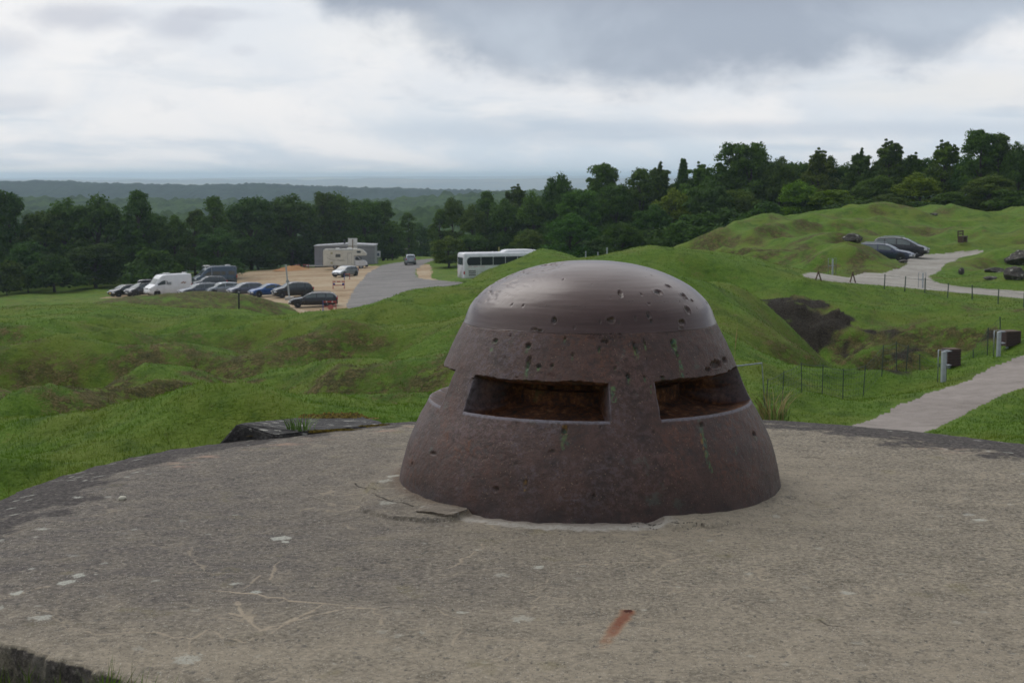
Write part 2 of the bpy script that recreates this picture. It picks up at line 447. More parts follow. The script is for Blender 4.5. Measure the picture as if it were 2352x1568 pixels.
def H(x, y, fine=True):
    x = np.asarray(x, float); y = np.asarray(y, float)
    h = base(x, y)
    r = np.hypot(x, y)
    sd = sheetdist(x, y)
    m = sstep(0, 3, sd) * sstep(9, 20, r) * (1 - .75 * sstep(95, 125, r) * (x < 10)) * (1 - sstep(250, 320, r))
    b1 = .58 - 2.2 * np.abs(perlin(x / 7.5 + .3 * perlin(x / 9, y / 9, 8), y / 7.5, 1))
    n = .42 * b1 + .55 * perlin(x / 12, y / 12, 2) + .20 * perlin(x / 3.4, y / 3.4, 3)
    h = h + m * n * (.85 + .6 * sstep(55, 120, r)) * (1 + .75 * sstep(7, 2, x) * sstep(82, 66, r)) * (1 - .7 * np.exp(-((r - 90) / 12) ** 2))
    h = h + craters(x, y)[0] * sstep(0, 2, sd)
    dch = inpoly(x, y, DITCH) if np.size(x) else 0
    h = h + dch * (.35 * perlin(x / 1.6, y / 1.6, 16) + .16 * perlin(x / .6, y / .6, 17))
    m2 = sstep(0, .8, sd) * sstep(3, 6, r)
    h = h + m2 * .055 * perlin(x / 1.1, y / 1.1, 4)
    if fine:
        h = h + m2 * (1 - sstep(60, 110, r)) * (.03 * perlin(x / .33, y / .33, 5) + .018 * perlin(x / .14, y / .14, 6))
    return h
def Hs(x, y): return float(H(np.array([x]), np.array([y]), False)[0])
def ground(x, y, near=12.0): return hit(x, y, lambda a, b: H(a, b, False), near)

# dry, brown patches: (view x, view y, radius m, strength)
DRY = [(170, 810, 7, 1.1), (300, 855, 8, 1.2), (450, 890, 6, 1.2), (590, 885, 5, 1.1), (120, 870, 5, 1.0), (240, 900, 5, 1.0), (180, 740, 5, .6), (540, 785, 3, .3),
       (400, 690, 16, 1.1), (500, 685, 16, 1.1), (300, 690, 12, 1), (600, 690, 10, .9), (30, 710, 10, .9), (1250, 620, 9, .8), (1180, 640, 5, .6),
       (1700, 580, 11, .9), (1780, 560, 14, .9), (1870, 600, 10, 1), (1950, 600, 7, 1), (1800, 520, 10, .6), (2050, 500, 12, .7), (2250, 530, 10, .6), (2300, 720, 7, .9), (2200, 700, 5, .6),
       (1700, 700, 3, .5), (1750, 680, 3, .5), (1900, 720, 5, .8), (2330, 600, 6, .8), (1780, 850, 3, .7)]
DRYW = [(*hit(x, y, base)[:2], r, s) for x, y, r, s in DRY]
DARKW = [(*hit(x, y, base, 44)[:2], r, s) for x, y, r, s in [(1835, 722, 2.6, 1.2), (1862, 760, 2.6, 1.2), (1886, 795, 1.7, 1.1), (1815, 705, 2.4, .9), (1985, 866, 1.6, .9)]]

def grassattr(x, y):
    n = fbm(x / 6, y / 6, 4, 21); n2 = fbm(x / 1.6, y / 1.6, 3, 31)
    e = .6
    h0 = H(x, y, False); sx = (H(x + e, y, False) - h0) / e; sy = (H(x, y + e, False) - h0) / e
    slope = np.hypot(sx, sy)
    dry = .5 * n + .4 * n2 + .55 * sstep(.32, .8, slope) * (sy > -.15) - .24
    dry = dry + .13 * craters(x, y)[1]
    for cx, cy, r, s in DRYW:
        dd = np.hypot(x - cx, (y - cy) * .8) / r
        dry = dry + s * .5 * np.exp(-dd * dd * 1.4) * (.7 + 1.2 * (n + n2))
    # far field before the left trees is yellowish
    dry = dry + .35 * sstep(125, 150, np.hypot(x, y)) * (x < -20)
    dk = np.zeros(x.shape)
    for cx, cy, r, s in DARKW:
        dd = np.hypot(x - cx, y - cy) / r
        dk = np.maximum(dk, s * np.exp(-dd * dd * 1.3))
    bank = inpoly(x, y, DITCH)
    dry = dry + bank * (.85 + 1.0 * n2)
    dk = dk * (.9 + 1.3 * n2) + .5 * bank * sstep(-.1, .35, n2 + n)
    return np.clip(dry, 0, 1), np.clip(dk * (1 + n2 * .8), 0, 1), slope

# polar grid
az = np.concatenate([np.arange(-180, -60, 4), np.arange(-60, -22, .6), np.arange(-22, 22.01, .055), np.arange(22.6, 60, .6), np.arange(60, 180, 4)])
rr = np.concatenate([[.2, .8, 1.6, 2.4], np.arange(3, 12, .16), np.exp(np.arange(math.log(12), math.log(18), .012)), np.exp(np.arange(math.log(18), math.log(82), .0062)), np.exp(np.arange(math.log(82.2), math.log(135), .004)), np.exp(np.arange(math.log(135.3), math.log(300), .006)), np.exp(np.arange(math.log(302), math.log(1500), .06)), [2500, 4000, 7000, 14500]])
AZ, RR = np.meshgrid(np.radians(az), rr, indexing='ij')
GX = np.sin(AZ) * RR; GY = np.cos(AZ) * RR
GZ = H(GX.ravel(), GY.ravel()).reshape(GX.shape)
# keep the ground clearly under the concrete roof
import itertools
_na, _nr = GX.shape
V = np.stack([GX, GY, GZ], -1).reshape(-1, 3)
F = gridfaces(_na, _nr, wrap=True)
F = F[:, ::-1]
cx = V[F].mean(1)
DRYA, DKA, SL = grassattr(V[:, 0], V[:, 1])

def terrain_mat(name='rough_grass', blade=False):
    m, g, b = newmat(name)
    pos = g.geo()
    dry = g.attr('dry'); dk = g.attr('dark')
    n1 = g.noise(.22, 6, .6, pos); n2 = g.noise(2.1, 7, .7, pos); n3 = g.noise(14, 4, .6, pos)
    green = g.ramp(g.math('ADD', g.math('MULTIPLY', n2, .6), g.math('MULTIPLY', n3, .4)), [(.34, (.050, .100, .009)), (.46, (.088, .166, .015)), (.56, (.120, .210, .021)), (.68, (.165, .262, .034))])
    green = g.mix(g.rng(n1, .40, .64, 0, .8), green, (.145, .190, .026))
    green = g.mix(g.math('MULTIPLY', g.rng(g.noise(.75, 6, .7, pos), .50, .64), g.rng(n3, .35, .6, .3, .75)), green, (.042, .088, .009))
    dryc = g.ramp(g.math('ADD', g.math('MULTIPLY', n2, .5), g.math('MULTIPLY', n3, .5)), [(.38, (.030, .034, .009)), (.5, (.082, .078, .022)), (.6, (.165, .130, .052))])
    f = g.rng(g.math('ADD', dry, g.math('MULTIPLY', g.math('SUBTRACT', g.math('ADD', g.math('MULTIPLY', n2, .6), g.math('MULTIPLY', n3, .4)), .5), 2.6)), .05, .80)
    f = g.math('MULTIPLY', f, g.rng(g.noise(2.9, 5, .65, g.map(pos, (1, 1, 1), (7, 3, 1))), .52, .60, 1.0, .25))
    c = g.mix(f, green, dryc)
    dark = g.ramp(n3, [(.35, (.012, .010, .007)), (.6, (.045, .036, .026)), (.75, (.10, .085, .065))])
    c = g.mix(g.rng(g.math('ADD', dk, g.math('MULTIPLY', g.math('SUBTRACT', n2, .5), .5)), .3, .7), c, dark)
    g.put(b.inputs['Base Color'], c); b.inputs['Roughness'].default_value = .9; b.inputs['Specular IOR Level'].default_value = .15
    h = g.math('ADD', g.math('MULTIPLY', n3, .4), g.math('MULTIPLY', g.noise(5, 5, .7, pos), .8))
    if not blade: g.l(g.bump(h, 1.0, .2), b.inputs['Normal'])
    else:
        tr = g.n('ShaderNodeBsdfTranslucent'); g.l(c, tr.inputs['Color']); mx = g.n('ShaderNodeMixShader'); mx.inputs[0].default_value = .5
        out = m.node_tree.nodes['Material Output']; g.l(b.outputs[0], mx.inputs[1]); g.l(tr.outputs[0], mx.inputs[2]); g.l(mx.outputs[0], out.inputs['Surface'])
    return m
M['grass'] = terrain_mat(); M['blade'] = terrain_mat('grass_blade', True)

def gravel(name, stops, tint, scale=1.0, lines=None):
    m, g, b = newmat(name); pos = g.geo()
    n1 = g.noise(.12 * scale, 5, .6, g.map(pos, (1, 2.2, 1))); n2 = g.noise(1.5 * scale, 5, .6, pos); n3 = g.noise(22, 3, .6, pos)
    c = g.ramp(g.math('ADD', g.math('MULTIPLY', n1, .6), g.math('MULTIPLY', n2, .4)), stops)
    c = g.mix(g.rng(n3, .45, .7, 0, .35), c, tint)
    g.put(b.inputs['Base Color'], c); b.inputs['Roughness'].default_value = .9; b.inputs['Specular IOR Level'].default_value = .2
    g.l(g.bump(g.math('ADD', n3, n2), .5, .02), b.inputs['Normal'])
    return m
M['car_park'] = gravel('sandy_gravel', [(.36, (.20, .125, .06)), (.47, (.34, .24, .14)), (.6, (.42, .34, .23))], (.45, .38, .28))
M['gravel_verge'] = M['car_park']
M['road'] = gravel('worn_asphalt', [(.36, (.13, .12, .115)), (.5, (.20, .19, .18)), (.64, (.27, .25, .235))], (.26, .25, .24), 1.6)
M['path'] = gravel('path_chippings', [(.36, (.20, .172, .15)), (.5, (.27, .235, .21)), (.64, (.33, .29, .26))], (.36, .32, .29), 2)
M['track'] = gravel('pale_track', [(.36, (.19, .175, .145)), (.5, (.29, .27, .235)), (.62, (.37, .35, .31))], (.34, .32, .28), 2)

own = np.zeros(len(F), int)
rc = np.hypot(cx[:, 0], cx[:, 1]); front = (rc < 320)
jx = cx[:, 0] + .07 * perlin(cx[:, 0] / .5, cx[:, 1] / .5, 41) * (rc / 60 + .4); jy = cx[:, 1] + .12 * perlin(cx[:, 0] / .8, cx[:, 1] / .8, 42)
for i, (k, p) in enumerate(SHEETS.items()):
    b = _boxes[k]; m = front & (cx[:, 0] > b[0]) & (cx[:, 0] < b[1]) & (cx[:, 1] > b[2]) & (cx[:, 1] < b[3])
    idx = np.nonzero(m)[0]
    ins = inpoly(jx[idx], jy[idx], p)
    own[idx[ins & (own[idx] == 0)]] = i + 1
def submesh(name, sel, mat):
    f = F[sel]; u, inv = np.unique(f, return_inverse=True)
    me = npmesh(name, V[u], inv.reshape(-1, 4), {'dry': DRYA[u], 'dark': DKA[u]})
    o = link(name, me, mat); o['kind'] = 'structure'
    return o
submesh('ground', own == 0, M['grass'])
for i, k in enumerate(SHEETS): submesh(k, own == i + 1, M[k])

# grass blades over the nearer slopes
def blades(name, x, y, z, hgt, wid, attrs, mat, lean=.5, rng=RNG):
    n = len(x); a = rng.uniform(0, 2 * PI, n); l = rng.uniform(0, 2 * PI, n)
    dx = np.cos(a) * wid; dy = np.sin(a) * wid
    tx = np.cos(l) * hgt * lean * rng.uniform(.2, 1, n); ty = np.sin(l) * hgt * lean * rng.uniform(.2, 1, n)
    V0 = np.stack([x - dx, y - dy, z - .02], 1); V1 = np.stack([x + dx, y + dy, z - .02], 1)
    V2 = np.stack([x + tx * .35 + dx * .6, y + ty * .35 + dy * .6, z + hgt * .6], 1); V2b = np.stack([x + tx * .35 - dx * .6, y + ty * .35 - dy * .6, z + hgt * .6], 1)
    V3 = np.stack([x + tx, y + ty, z + hgt], 1)
    VV = np.concatenate([V0, V1, V2, V2b, V3]); i = np.arange(n)
    T = np.concatenate([np.stack([i, i + n, i + 2 * n], 1), np.stack([i, i + 2 * n, i + 3 * n], 1), np.stack([i + 3 * n, i + 2 * n, i + 4 * n], 1)])
    me = npmesh(name, VV, T, {k: np.tile(v, 5) for k, v in attrs.items()})
    o = link(name, me, mat)
    return o
nb = 300000
ba = np.radians(RNG.uniform(-20.5, 20.5, nb)); br = np.exp(RNG.uniform(math.log(15), math.log(110), nb))
bx = np.sin(ba) * br; by = np.cos(ba) * br
keep = (sheetdist(bx, by) > .15)
bx, by, br = bx[keep], by[keep], br[keep]
clump = perlin(bx / .5, by / .5, 51)
keep = clump > -.55 + .5 * RNG.uniform(-1, 1, len(bx)); bx, by, br, clump = bx[keep], by[keep], br[keep], clump[keep]
bd, bk, _ = grassattr(bx, by)
bh = (.02 + .035 * RNG.random(len(bx)) + .03 * np.clip(clump, 0, 1)) * (1 - .3 * bd) * (1 + .4 * sstep(50, 90, br))
g_ = blades('grass', bx, by, H(bx, by), bh, .004 + .00013 * br, {'dry': bd, 'dark': bk}, M['blade'], 1.0)
tag(g_, 'short rough grass covering the cratered slopes', 'grass', kind='stuff')
# ================================================================== concrete roof
CX, CY = .404, 7.9                       # axis of the steel dome
ZE = -.10
_edge = [onz(x, y, ZE)[:2] for x, y in [(0, 1148), (100, 1108), (250, 1062), (380, 1036), (510, 1017), (700, 992), (880, 972), (1050, 966), (1350, 960), (1650, 963), (1800, 967), (1950, 977), (2100, 991), (2220, 1004), (2352, 1020)]]
_edge += [(4.6, 8.6), (5.6, 7.2), (5.7, 5.3), (4.6, 3.6), (3.2, 2.9), (1.6, 3.1), (.2, 3.78)]
_edge += [onz(x, y, -.02)[:2] for x, y in [(520, 1600), (350, 1568), (150, 1517), (0, 1473)]]
_edge += [(-2.42, 5.55), (-2.84, 6.2), (-2.86, 6.9)]
_edge = smoothpoly(_edge, 10)
C0 = np.array([.6, 6.4])
_ea = np.arctan2(_edge[:, 1] - C0[1], _edge[:, 0] - C0[0]); _er = np.hypot(*(_edge - C0).T)
_o = np.argsort(_ea); _ea = _ea[_o]; _er = _er[_o]
def Redge(a): return np.interp(a, np.concatenate([_ea - 2 * PI, _ea, _ea + 2 * PI]), np.tile(_er, 3))
def slabz(x, y, detail=True):
    x = np.asarray(x, float); y = np.asarray(y, float)
    a = np.arctan2(y - C0[1], x - C0[0]); r = np.hypot(x - C0[0], y - C0[1]); Re = Redge(a)
    d = np.clip(Re - r, 0, None)
    fall = .10 - .08 * sstep(-1.5, -2.1, a) * (a < -1.2) * sstep(-3.1, -2.75, a)
    z = -fall * np.clip(1 - d / 1.1, 0, 1) ** 2.2
    if detail:
        z = z + .006 * fbm(x / .5, y / .5, 3, 61) + .004 * perlin(x / .09, y / .09, 63)
        # mortar collar round the dome, broken away in front
        rd = np.hypot(x - CX, y - CY); ph = np.degrees(np.arctan2(x - CX, -(y - CY)))
        rag = .035 * fbm(x / .12, y / .12, 3, 64)
        wid = 1.14 + .06 * perlin(ph / 25, ph * 0, 65) + rag + .16 * np.exp(-((ph + 52) / 16) ** 2)
        brk = sstep(-38, -36, ph + 25 * rag) * (1 - sstep(12, 18, ph + 60 * rag))
        c = (1 - sstep(wid - .012, wid + .008, rd)) * (1 - sstep(100, 150, np.abs(ph)) * .7) * (1 - .85 * sstep(15, 50, ph))
        z = z + .020 * c * (1 - brk) + .014 * (1 - sstep(1.0, 1.16, rd)) * (1 - brk)
        lump = (1 - sstep(1.05, 1.10, rd + rag * 1.2)) * brk
        z = z + lump * (.006 + .010 * fbm(x / .09, y / .07, 3, 66)) 
    return z
na, nt_ = 1600, 520
aa = np.linspace(-PI, PI, na, endpoint=False); tt = np.linspace(0, 1, nt_) ** .85
A_, T_ = np.meshgrid(aa, tt, indexing='ij')
Re = Redge(A_); Re = Re + (.012 * perlin(A_ * 60, A_ * 0, 71) + .02 * perlin(A_ * 17, A_ * 0, 72) + .008 * perlin(A_ * 200, A_ * 0, 73))
SX = C0[0] + np.cos(A_) * Re * T_; SY = C0[1] + np.sin(A_) * Re * T_
SZ = slabz(SX, SY)
# side wall rows
rows = []
for k, (dr, dz) in enumerate([(.012, -.012), (.018, -.04), (.02, -.09), (.03, -.16), (.03, -.26), (.04, -.5), (.05, -1.2), (.05, -3.0)]):
    rr2 = Re[:, -1] + dr + .01 * perlin(aa * 90, aa * 0 + k * .7, 74)
    rows.append(np.stack([C0[0] + np.cos(aa) * rr2, C0[1] + np.sin(aa) * rr2, SZ[:, -1] + dz], -1))
SV = np.concatenate([np.stack([SX, SY, SZ], -1), np.stack(rows, 1)], 1)
nt2 = SV.shape[1]
Sf = gridfaces(na, nt2, wrap=True)
SVf = SV.reshape(-1, 3)
x_, y_ = SVf[:, 0], SVf[:, 1]
a_ = np.arctan2(y_ - C0[1], x_ - C0[0]); d_ = Redge(a_) - np.hypot(x_ - C0[0], y_ - C0[1])
side = np.zeros((na, nt2)); side[:, nt_:] = 1; side = side.ravel()
rd_ = np.hypot(x_ - CX, y_ - CY)
# black crust at the outer rim; darker weathering on the left
edgeD = np.clip(1.25 - d_ / ((.62 + .55 * sstep(.5, 2.5, x_)) + .45 * fbm(x_ / .4, y_ / .3, 4, 81)), 0, 1) * (sstep(5.2, 6.6, y_))
leftD = sstep(1.2, -1.5, x_ + .25 * (y_ - 6.5) + .5 * fbm(x_ / .9, y_ / .9, 3, 82)) * sstep(4.9, 6.0, y_)
crust = np.clip(edgeD * 1.25, 0, 1)
tan = np.exp(-((rd_ - 1.0) / .55) ** 2) * .8 + .55 * sstep(6.2, 5.0, y_)
# cracks filled with pale silt (traced lines on the roof)
cr = np.zeros(len(x_))
def crack(pts, wdt, strength=1.0):
    global cr
    P2 = np.array([onz(px, py, 0)[:2] for px, py in pts]); out = [P2[0]]
    rg = np.random.default_rng(int(pts[0][0] + pts[0][1] * 3))
    for a, b in zip(P2[:-1], P2[1:]):
        L = np.hypot(*(b - a)); n = max(2, int(L / .045)); nrm = np.array([-(b - a)[1], (b - a)[0]]) / (L + 1e-6)
        for t in np.linspace(0, 1, n + 1)[1:]: out.append(a + (b - a) * t + nrm * rg.normal(0, .013) * (t < 1))
    for a, b in zip(out[:-1], out[1:]):
        mx, my = (a + b) / 2; m = np.nonzero((np.abs(x_ - mx) < .12) & (np.abs(y_ - my) < .12) & (side == 0))[0]
        if not len(m): continue
        vx, vy = b - a; L2 = vx * vx + vy * vy + 1e-9
        t = np.clip(((x_[m] - a[0]) * vx + (y_[m] - a[1]) * vy) / L2, 0, 1)
        dd = np.hypot(x_[m] - a[0] - t * vx, y_[m] - a[1] - t * vy)
        ww = wdt * .45 * rg.uniform(.3, 1.5)
        cr[m] = np.maximum(cr[m], strength * (1 - sstep(ww * .5, ww * 1.3, dd)))
for pts, wd, st in [
    ([(490, 1355), (560, 1362), (650, 1372), (745, 1385)], .018, 1), ([(560, 1350), (600, 1320)], .014, .8), ([(745, 1385), (700, 1410), (640, 1440), (600, 1443), (575, 1425), (530, 1408)], .02, 1),
    ([(575, 1425), (550, 1395), (545, 1380)], .018, 1), ([(600, 1443), (700, 1420), (800, 1395), (870, 1400)], .014, .9), ([(745, 1385), (860, 1398), (885, 1440)], .012, .7), ([(860, 1398), (920, 1390)], .01, .7),
    ([(0, 1365), (60, 1352), (110, 1343)], .016, .9), ([(90, 1395), (160, 1440), (250, 1448), (330, 1445)], .010, .7), ([(330, 1445), (400, 1460), (440, 1462), (480, 1440), (560, 1470)], .012, .8), ([(250, 1425), (330, 1445)], .008, .6),
    ([(620, 1330), (640, 1290)], .016, .8), ([(440, 1462), (430, 1500)], .01, .7), ([(160, 1440), (130, 1400), (150, 1350)], .008, .5), ([(560, 1470), (640, 1440)], .012, .8),
    ([(1000, 1310), (1060, 1290), (1110, 1245)], .013, .8), ([(1300, 1297), (1420, 1290), (1540, 1285), (1620, 1270)], .012, .8), ([(1000, 1325), (1080, 1310), (1180, 1300)], .008, .6),
    ([(1220, 1400), (1230, 1350), (1290, 1310)], .010, .6), ([(1240, 1345), (1400, 1350)], .007, .6), ([(1400, 1430), (1370, 1390), (1260, 1365)], .008, .6), ([(1120, 1520), (1170, 1500), (1260, 1470)], .010, .6), ([(1130, 1510), (1190, 1540)], .008, .6),
    ([(1300, 1505), (1240, 1480), (1190, 1460)], .007, .6), ([(1650, 1305), (1720, 1330), (1780, 1310)], .010, .6), ([(1480, 1440), (1560, 1455), (1620, 1440)], .010, .6), ([(1580, 1365), (1700, 1345), (1800, 1355)], .008, .5), ([(1900, 1290), (2000, 1275), (2130, 1290)], .009, .5),
    ([(1870, 1420), (1960, 1445), (2100, 1440)], .008, .5), ([(2050, 1500), (2140, 1470), (2280, 1480)], .008, .5), ([(1750, 1540), (1820, 1500), (1830, 1470)], .008, .5), ([(860, 1290), (900, 1300), (960, 1330)], .01, .5), ([(1000, 1390), (1060, 1430), (1040, 1480)], .009, .6), ([(700, 1500), (760, 1480), (880, 1470)], .008, .6)]:
    crack(pts, wd, st)
pale = cr.copy(); cr[:] = 0
for pts, wd, st in [([(815, 1108), (850, 1128), (875, 1150), (900, 1160), (950, 1172)], .007, 1), ([(1660, 1212), (1500, 1207), (1390, 1200)], .006, .9), ([(1825, 1045), (1890, 1052), (1930, 1052)], .008, .9), ([(1560, 1217), (1440, 1213)], .006, .8), ([(1880, 1420), (1940, 1440)], .005, .7), ([(880, 1030), (940, 1028)], .008, .7)]:
    crack(pts, wd, st)
dcrack = cr.copy()
# lichen rosettes
lich = np.zeros(len(x_)); lw = np.zeros(len(x_))
rl = np.random.default_rng(77)
spots = [(645, 1234, .045, 1), (655, 1242, .02, 1), (150, 1335, .035, 1), (180, 1322, .035, 1), (38, 1353, .03, 1), (95, 1410, .04, .8), (540, 1340, .02, .9), (588, 1359, .02, .9), (430, 1505, .05, .6), (1235, 1301, .03, .8), (280, 1143, .014, 1),
         (1945, 1362, .03, .6), (2250, 1193, .03, .9), (2225, 1180, .03, .6), (1480, 1400, .012, .5), (1150, 1320, .03, .5), (1200, 1420, .045, .5), (1060, 1405, .02, .7), (900, 1107, .035, .8), (885, 1115, .04, .6), (890, 1163, .04, .6)]
for _ in range(110):
    spots.append((rl.uniform(0, 2352), rl.uniform(1020, 1560), rl.uniform(.006, .022), rl.uniform(.15, .5)))
for _ in range(220):   # rim is full of them
    spots.append((rl.uniform(0, 2352), None, rl.uniform(.008, .03), rl.uniform(.35, .9)))
for px, py, r0, st in spots:
    if py is None:
        aa_ = rl.uniform(-.1, PI + .35); rr_ = Redge(np.array([aa_]))[0] - abs(rl.normal(0, .38)); sx, sy = C0[0] + math.cos(aa_) * rr_, C0[1] + math.sin(aa_) * rr_
    else: sx, sy, _z = onz(px, py, 0)
    m = np.nonzero((np.abs(x_ - sx) < r0 * 2.2) & (np.abs(y_ - sy) < r0 * 2.2) & (side == 0))[0]
    if not len(m): continue
    dd = np.hypot(x_[m] - sx, (y_[m] - sy)) / r0 + 1.0 * fbm(x_[m] / .03, y_[m] / .03, 3, 88)
    lich[m] = np.maximum(lich[m], st * (1 - sstep(.75, 1.05, dd)))
# rust trail from a stub of iron in the concrete
rust = np.zeros(len(x_))
p0 = np.array(onz(1443, 1402, 0)[:2]); p1 = np.array(onz(1392, 1472, 0)[:2])
vx, vy = p1 - p0; L2 = vx * vx + vy * vy
t = ((x_ - p0[0]) * vx + (y_ - p0[1]) * vy) / L2; lat = ((x_ - p0[0]) * -vy + (y_ - p0[1]) * vx) / math.sqrt(L2)
tc = np.clip(t, 0, 1)
rust = (1 - sstep(.35, 1.35, np.abs(lat) / (.030 - .006 * tc) + .25 * perlin(x_ / .05, y_ / .05, 91))) * sstep(-.06, .0, t) * (1 - sstep(.5, 1.3, t + .2 * perlin(x_ / .05, y_ / .05, 92))) * (side == 0)
stub = (np.hypot((t) * math.sqrt(L2), lat) < .016).astype(float)
rrust = np.exp(-((rd_ - 1.0) / .05) ** 2) * .5 * (x_ < CX + .3)
phs = np.degrees(np.arctan2(x_ - CX, -(y_ - CY)))
fresh = sstep(-38, -34, phs) * (1 - sstep(14, 22, phs)) * (1 - sstep(1.08, 1.13, rd_ + .03 * perlin(x_ / .04, y_ / .04, 95))) 
pink = np.exp(-((d_ - .72) / .09) ** 2) * sstep(.05, .3, fbm(x_ / .35, y_ / .12, 3, 96)) * (y_ > 8.3) + .7 * np.exp(-((y_ - 8.9) / .12) ** 2) * (x_ > 2.4) * sstep(0, .3, perlin(x_ / .3, y_ / .1, 97))
S_at = dict(crust=np.clip(crust + side * .55, 0, 1), leftd=leftD, tan=tan, pale=pale, dcrack=dcrack, lichen=lich, rust=rust, stub=stub, ring=rrust, fresh=fresh, pink=np.clip(pink, 0, 1), side=side)
sm = npmesh('bunker_roof', SVf, Sf, S_at)

def concrete_mat():
    m, g, b = newmat('weathered_concrete'); pos = g.geo()
    n0 = g.noise(.9, 5, .6, pos); n1 = g.noise(4.5, 8, .7, pos); n2 = g.noise(42, 6, .74, pos); n3 = g.noise(120, 3, .6, pos)
    streak = g.noise(7, 6, .7, g.map(pos, (.8, 1.1, 1)))
    basec = g.ramp(g.math('ADD', g.math('MULTIPLY', n1, .25), g.math('MULTIPLY', n2, .75)), [(.36, (.076, .065, .049)), (.45, (.172, .149, .112)), (.54, (.275, .237, .178)), (.64, (.42, .36, .265))])
    tn = g.mix(g.math('MULTIPLY', g.attr('tan'), g.rng(n1, .35, .6, .3, .9)), basec, (.33, .28, .205))
    ld = g.math('MULTIPLY', g.attr('leftd'), g.rng(streak, .3, .66, 1.0, .5))
    c = g.mix(ld, tn, g.ramp(n2, [(.38, (.070, .061, .055)), (.56, (.145, .127, .112)), (.70, (.25, .22, .185))]))
    olive = g.rng(g.noise(3.2, 4, .6, pos, out='Fac'), .6, .72, 0, .45)
    c = g.mix(olive, c, (.19, .165, .085))
    # aggregate grains: dark pits and light stones
    v = g.voro(150, 'F1', pos); vc = g.voro(150, 'F1', pos, 'Color')
    gr = g.n('ShaderNodeSeparateColor'); g.l(vc, gr.inputs[0])
    c = g.mix(g.math('MULTIPLY', g.rng(gr.outputs[0], .80, .9), g.rng(v, .45, .3, 0, .75)), c, (.045, .042, .04))
    c = g.mix(g.math('MULTIPLY', g.rng(gr.outputs[1], .86, .93), g.rng(v, .45, .3, 0, .7)), c, (.50, .47, .40))
    v2 = g.voro(46, 'F1', g.map(pos, (1, .55, 1))); vc2 = g.voro(46, 'F1', g.map(pos, (1, .55, 1)), 'Color'); gr2 = g.n('ShaderNodeSeparateColor'); g.l(vc2, gr2.inputs[0])
    c = g.mix(g.math('MULTIPLY', g.rng(gr2.outputs[0], .80, .95), g.rng(g.math('ADD', v2, g.math('MULTIPLY', n3, .5)), .62, .42, 0, .7)), c, (.06, .058, .055))
    blot = g.rng(g.noise(20, 4, .7, g.map(pos, (1, .8, 1))), .58, .68, 0, .6)
    c = g.mix(blot, c, (.075, .072, .068))
    # pale silt veins
    vein = g.voro(1.9, 'DISTANCE_TO_EDGE', g.n('ShaderNodeVectorMath').outputs[0])
    nz = g.n('ShaderNodeTexNoise'); nz.inputs['Scale'].default_value = 3; nz.inputs['Detail'].default_value = 5; g.l(pos, nz.inputs['Vector'])
    va = g.n('ShaderNodeVectorMath', operation='MULTIPLY_ADD'); g.l(nz.outputs['Color'], va.inputs[0]); va.inputs[1].default_value = (.55, .55, .55); g.l(pos, va.inputs[2])
    vein = g.voro(1.7, 'DISTANCE_TO_EDGE', va.outputs[0])
    vm = g.math('MULTIPLY', g.rng(vein, .022, .006), g.rng(n0, .46, .58, 0, .55))
    c = g.mix(g.math('MULTIPLY', vm, g.rng(n1, .4, .55)), c, (.36, .30, .215))
    c = g.mix(g.math('MULTIPLY', g.attr('pale'), g.rng(n2, .3, .55, .3, .8)), c, (.42, .345, .25))
    c = g.mix(g.math('MULTIPLY', g.attr('pink'), g.rng(n1, .35, .6)), c, (.38, .25, .18))
    c = g.mix(g.math('MULTIPLY', g.attr('fresh'), g.rng(n2, .35, .6, .5, .95)), c, (.43, .40, .35))
    c = g.mix(g.math('MULTIPLY', g.attr('ring'), .9), c, (.12, .07, .045))
    cr2 = g.rng(g.math('ADD', g.attr('crust'), g.math('MULTIPLY', g.math('SUBTRACT', g.noise(7, 5, .65, pos), .5), 1.3)), .3, .62)
    c = g.mix(cr2, c, g.ramp(n2, [(.35, (.022, .019, .018)), (.52, (.062, .053, .048)), (.66, (.17, .15, .13))]))
    side_grey = g.math('MULTIPLY', g.attr('side'), g.rng(n1, .45, .6, 0, .5))  # lighter grey patches of the side wall
    c = g.mix(side_grey, c, (.17, .155, .13))
    c = g.mix(g.math('MULTIPLY', g.attr('lichen'), g.rng(n3, .3, .6, .25, .9)), c, (.50, .50, .43))
    c = g.mix(g.attr('dcrack'), c, (.03, .027, .024))
    rs = g.attr('rust')
    c = g.mix(g.math('MULTIPLY', rs, g.rng(n2, .25, .6, .4, .85)), c, g.ramp(rs, [(.1, (.34, .17, .06)), (.6, (.27, .085, .025)), (1, (.19, .045, .015))]))
    c = g.mix(g.attr('stub'), c, (.06, .015, .008))
    g.put(b.inputs['Base Color'], c); b.inputs['Roughness'].default_value = .88; b.inputs['Specular IOR Level'].default_value = .25
    hh = g.math('ADD', g.math('MULTIPLY', n2, .9), g.math('MULTIPLY', n3, .35))
    hh = g.math('ADD', hh, g.math('MULTIPLY', g.attr('dcrack'), -2.0))
    hh = g.math('ADD', hh, g.math('MULTIPLY', g.attr('pale'), -.3))
    g.l(g.bump(hh, .8, .012), b.inputs['Normal'])
    return m
M['concrete'] = concrete_mat()
roof = link('bunker_roof', sm, M['concrete'])
tag(roof, 'wide weathered concrete bunker roof carrying the steel dome, with pale cracks and a rust streak', 'bunker roof')

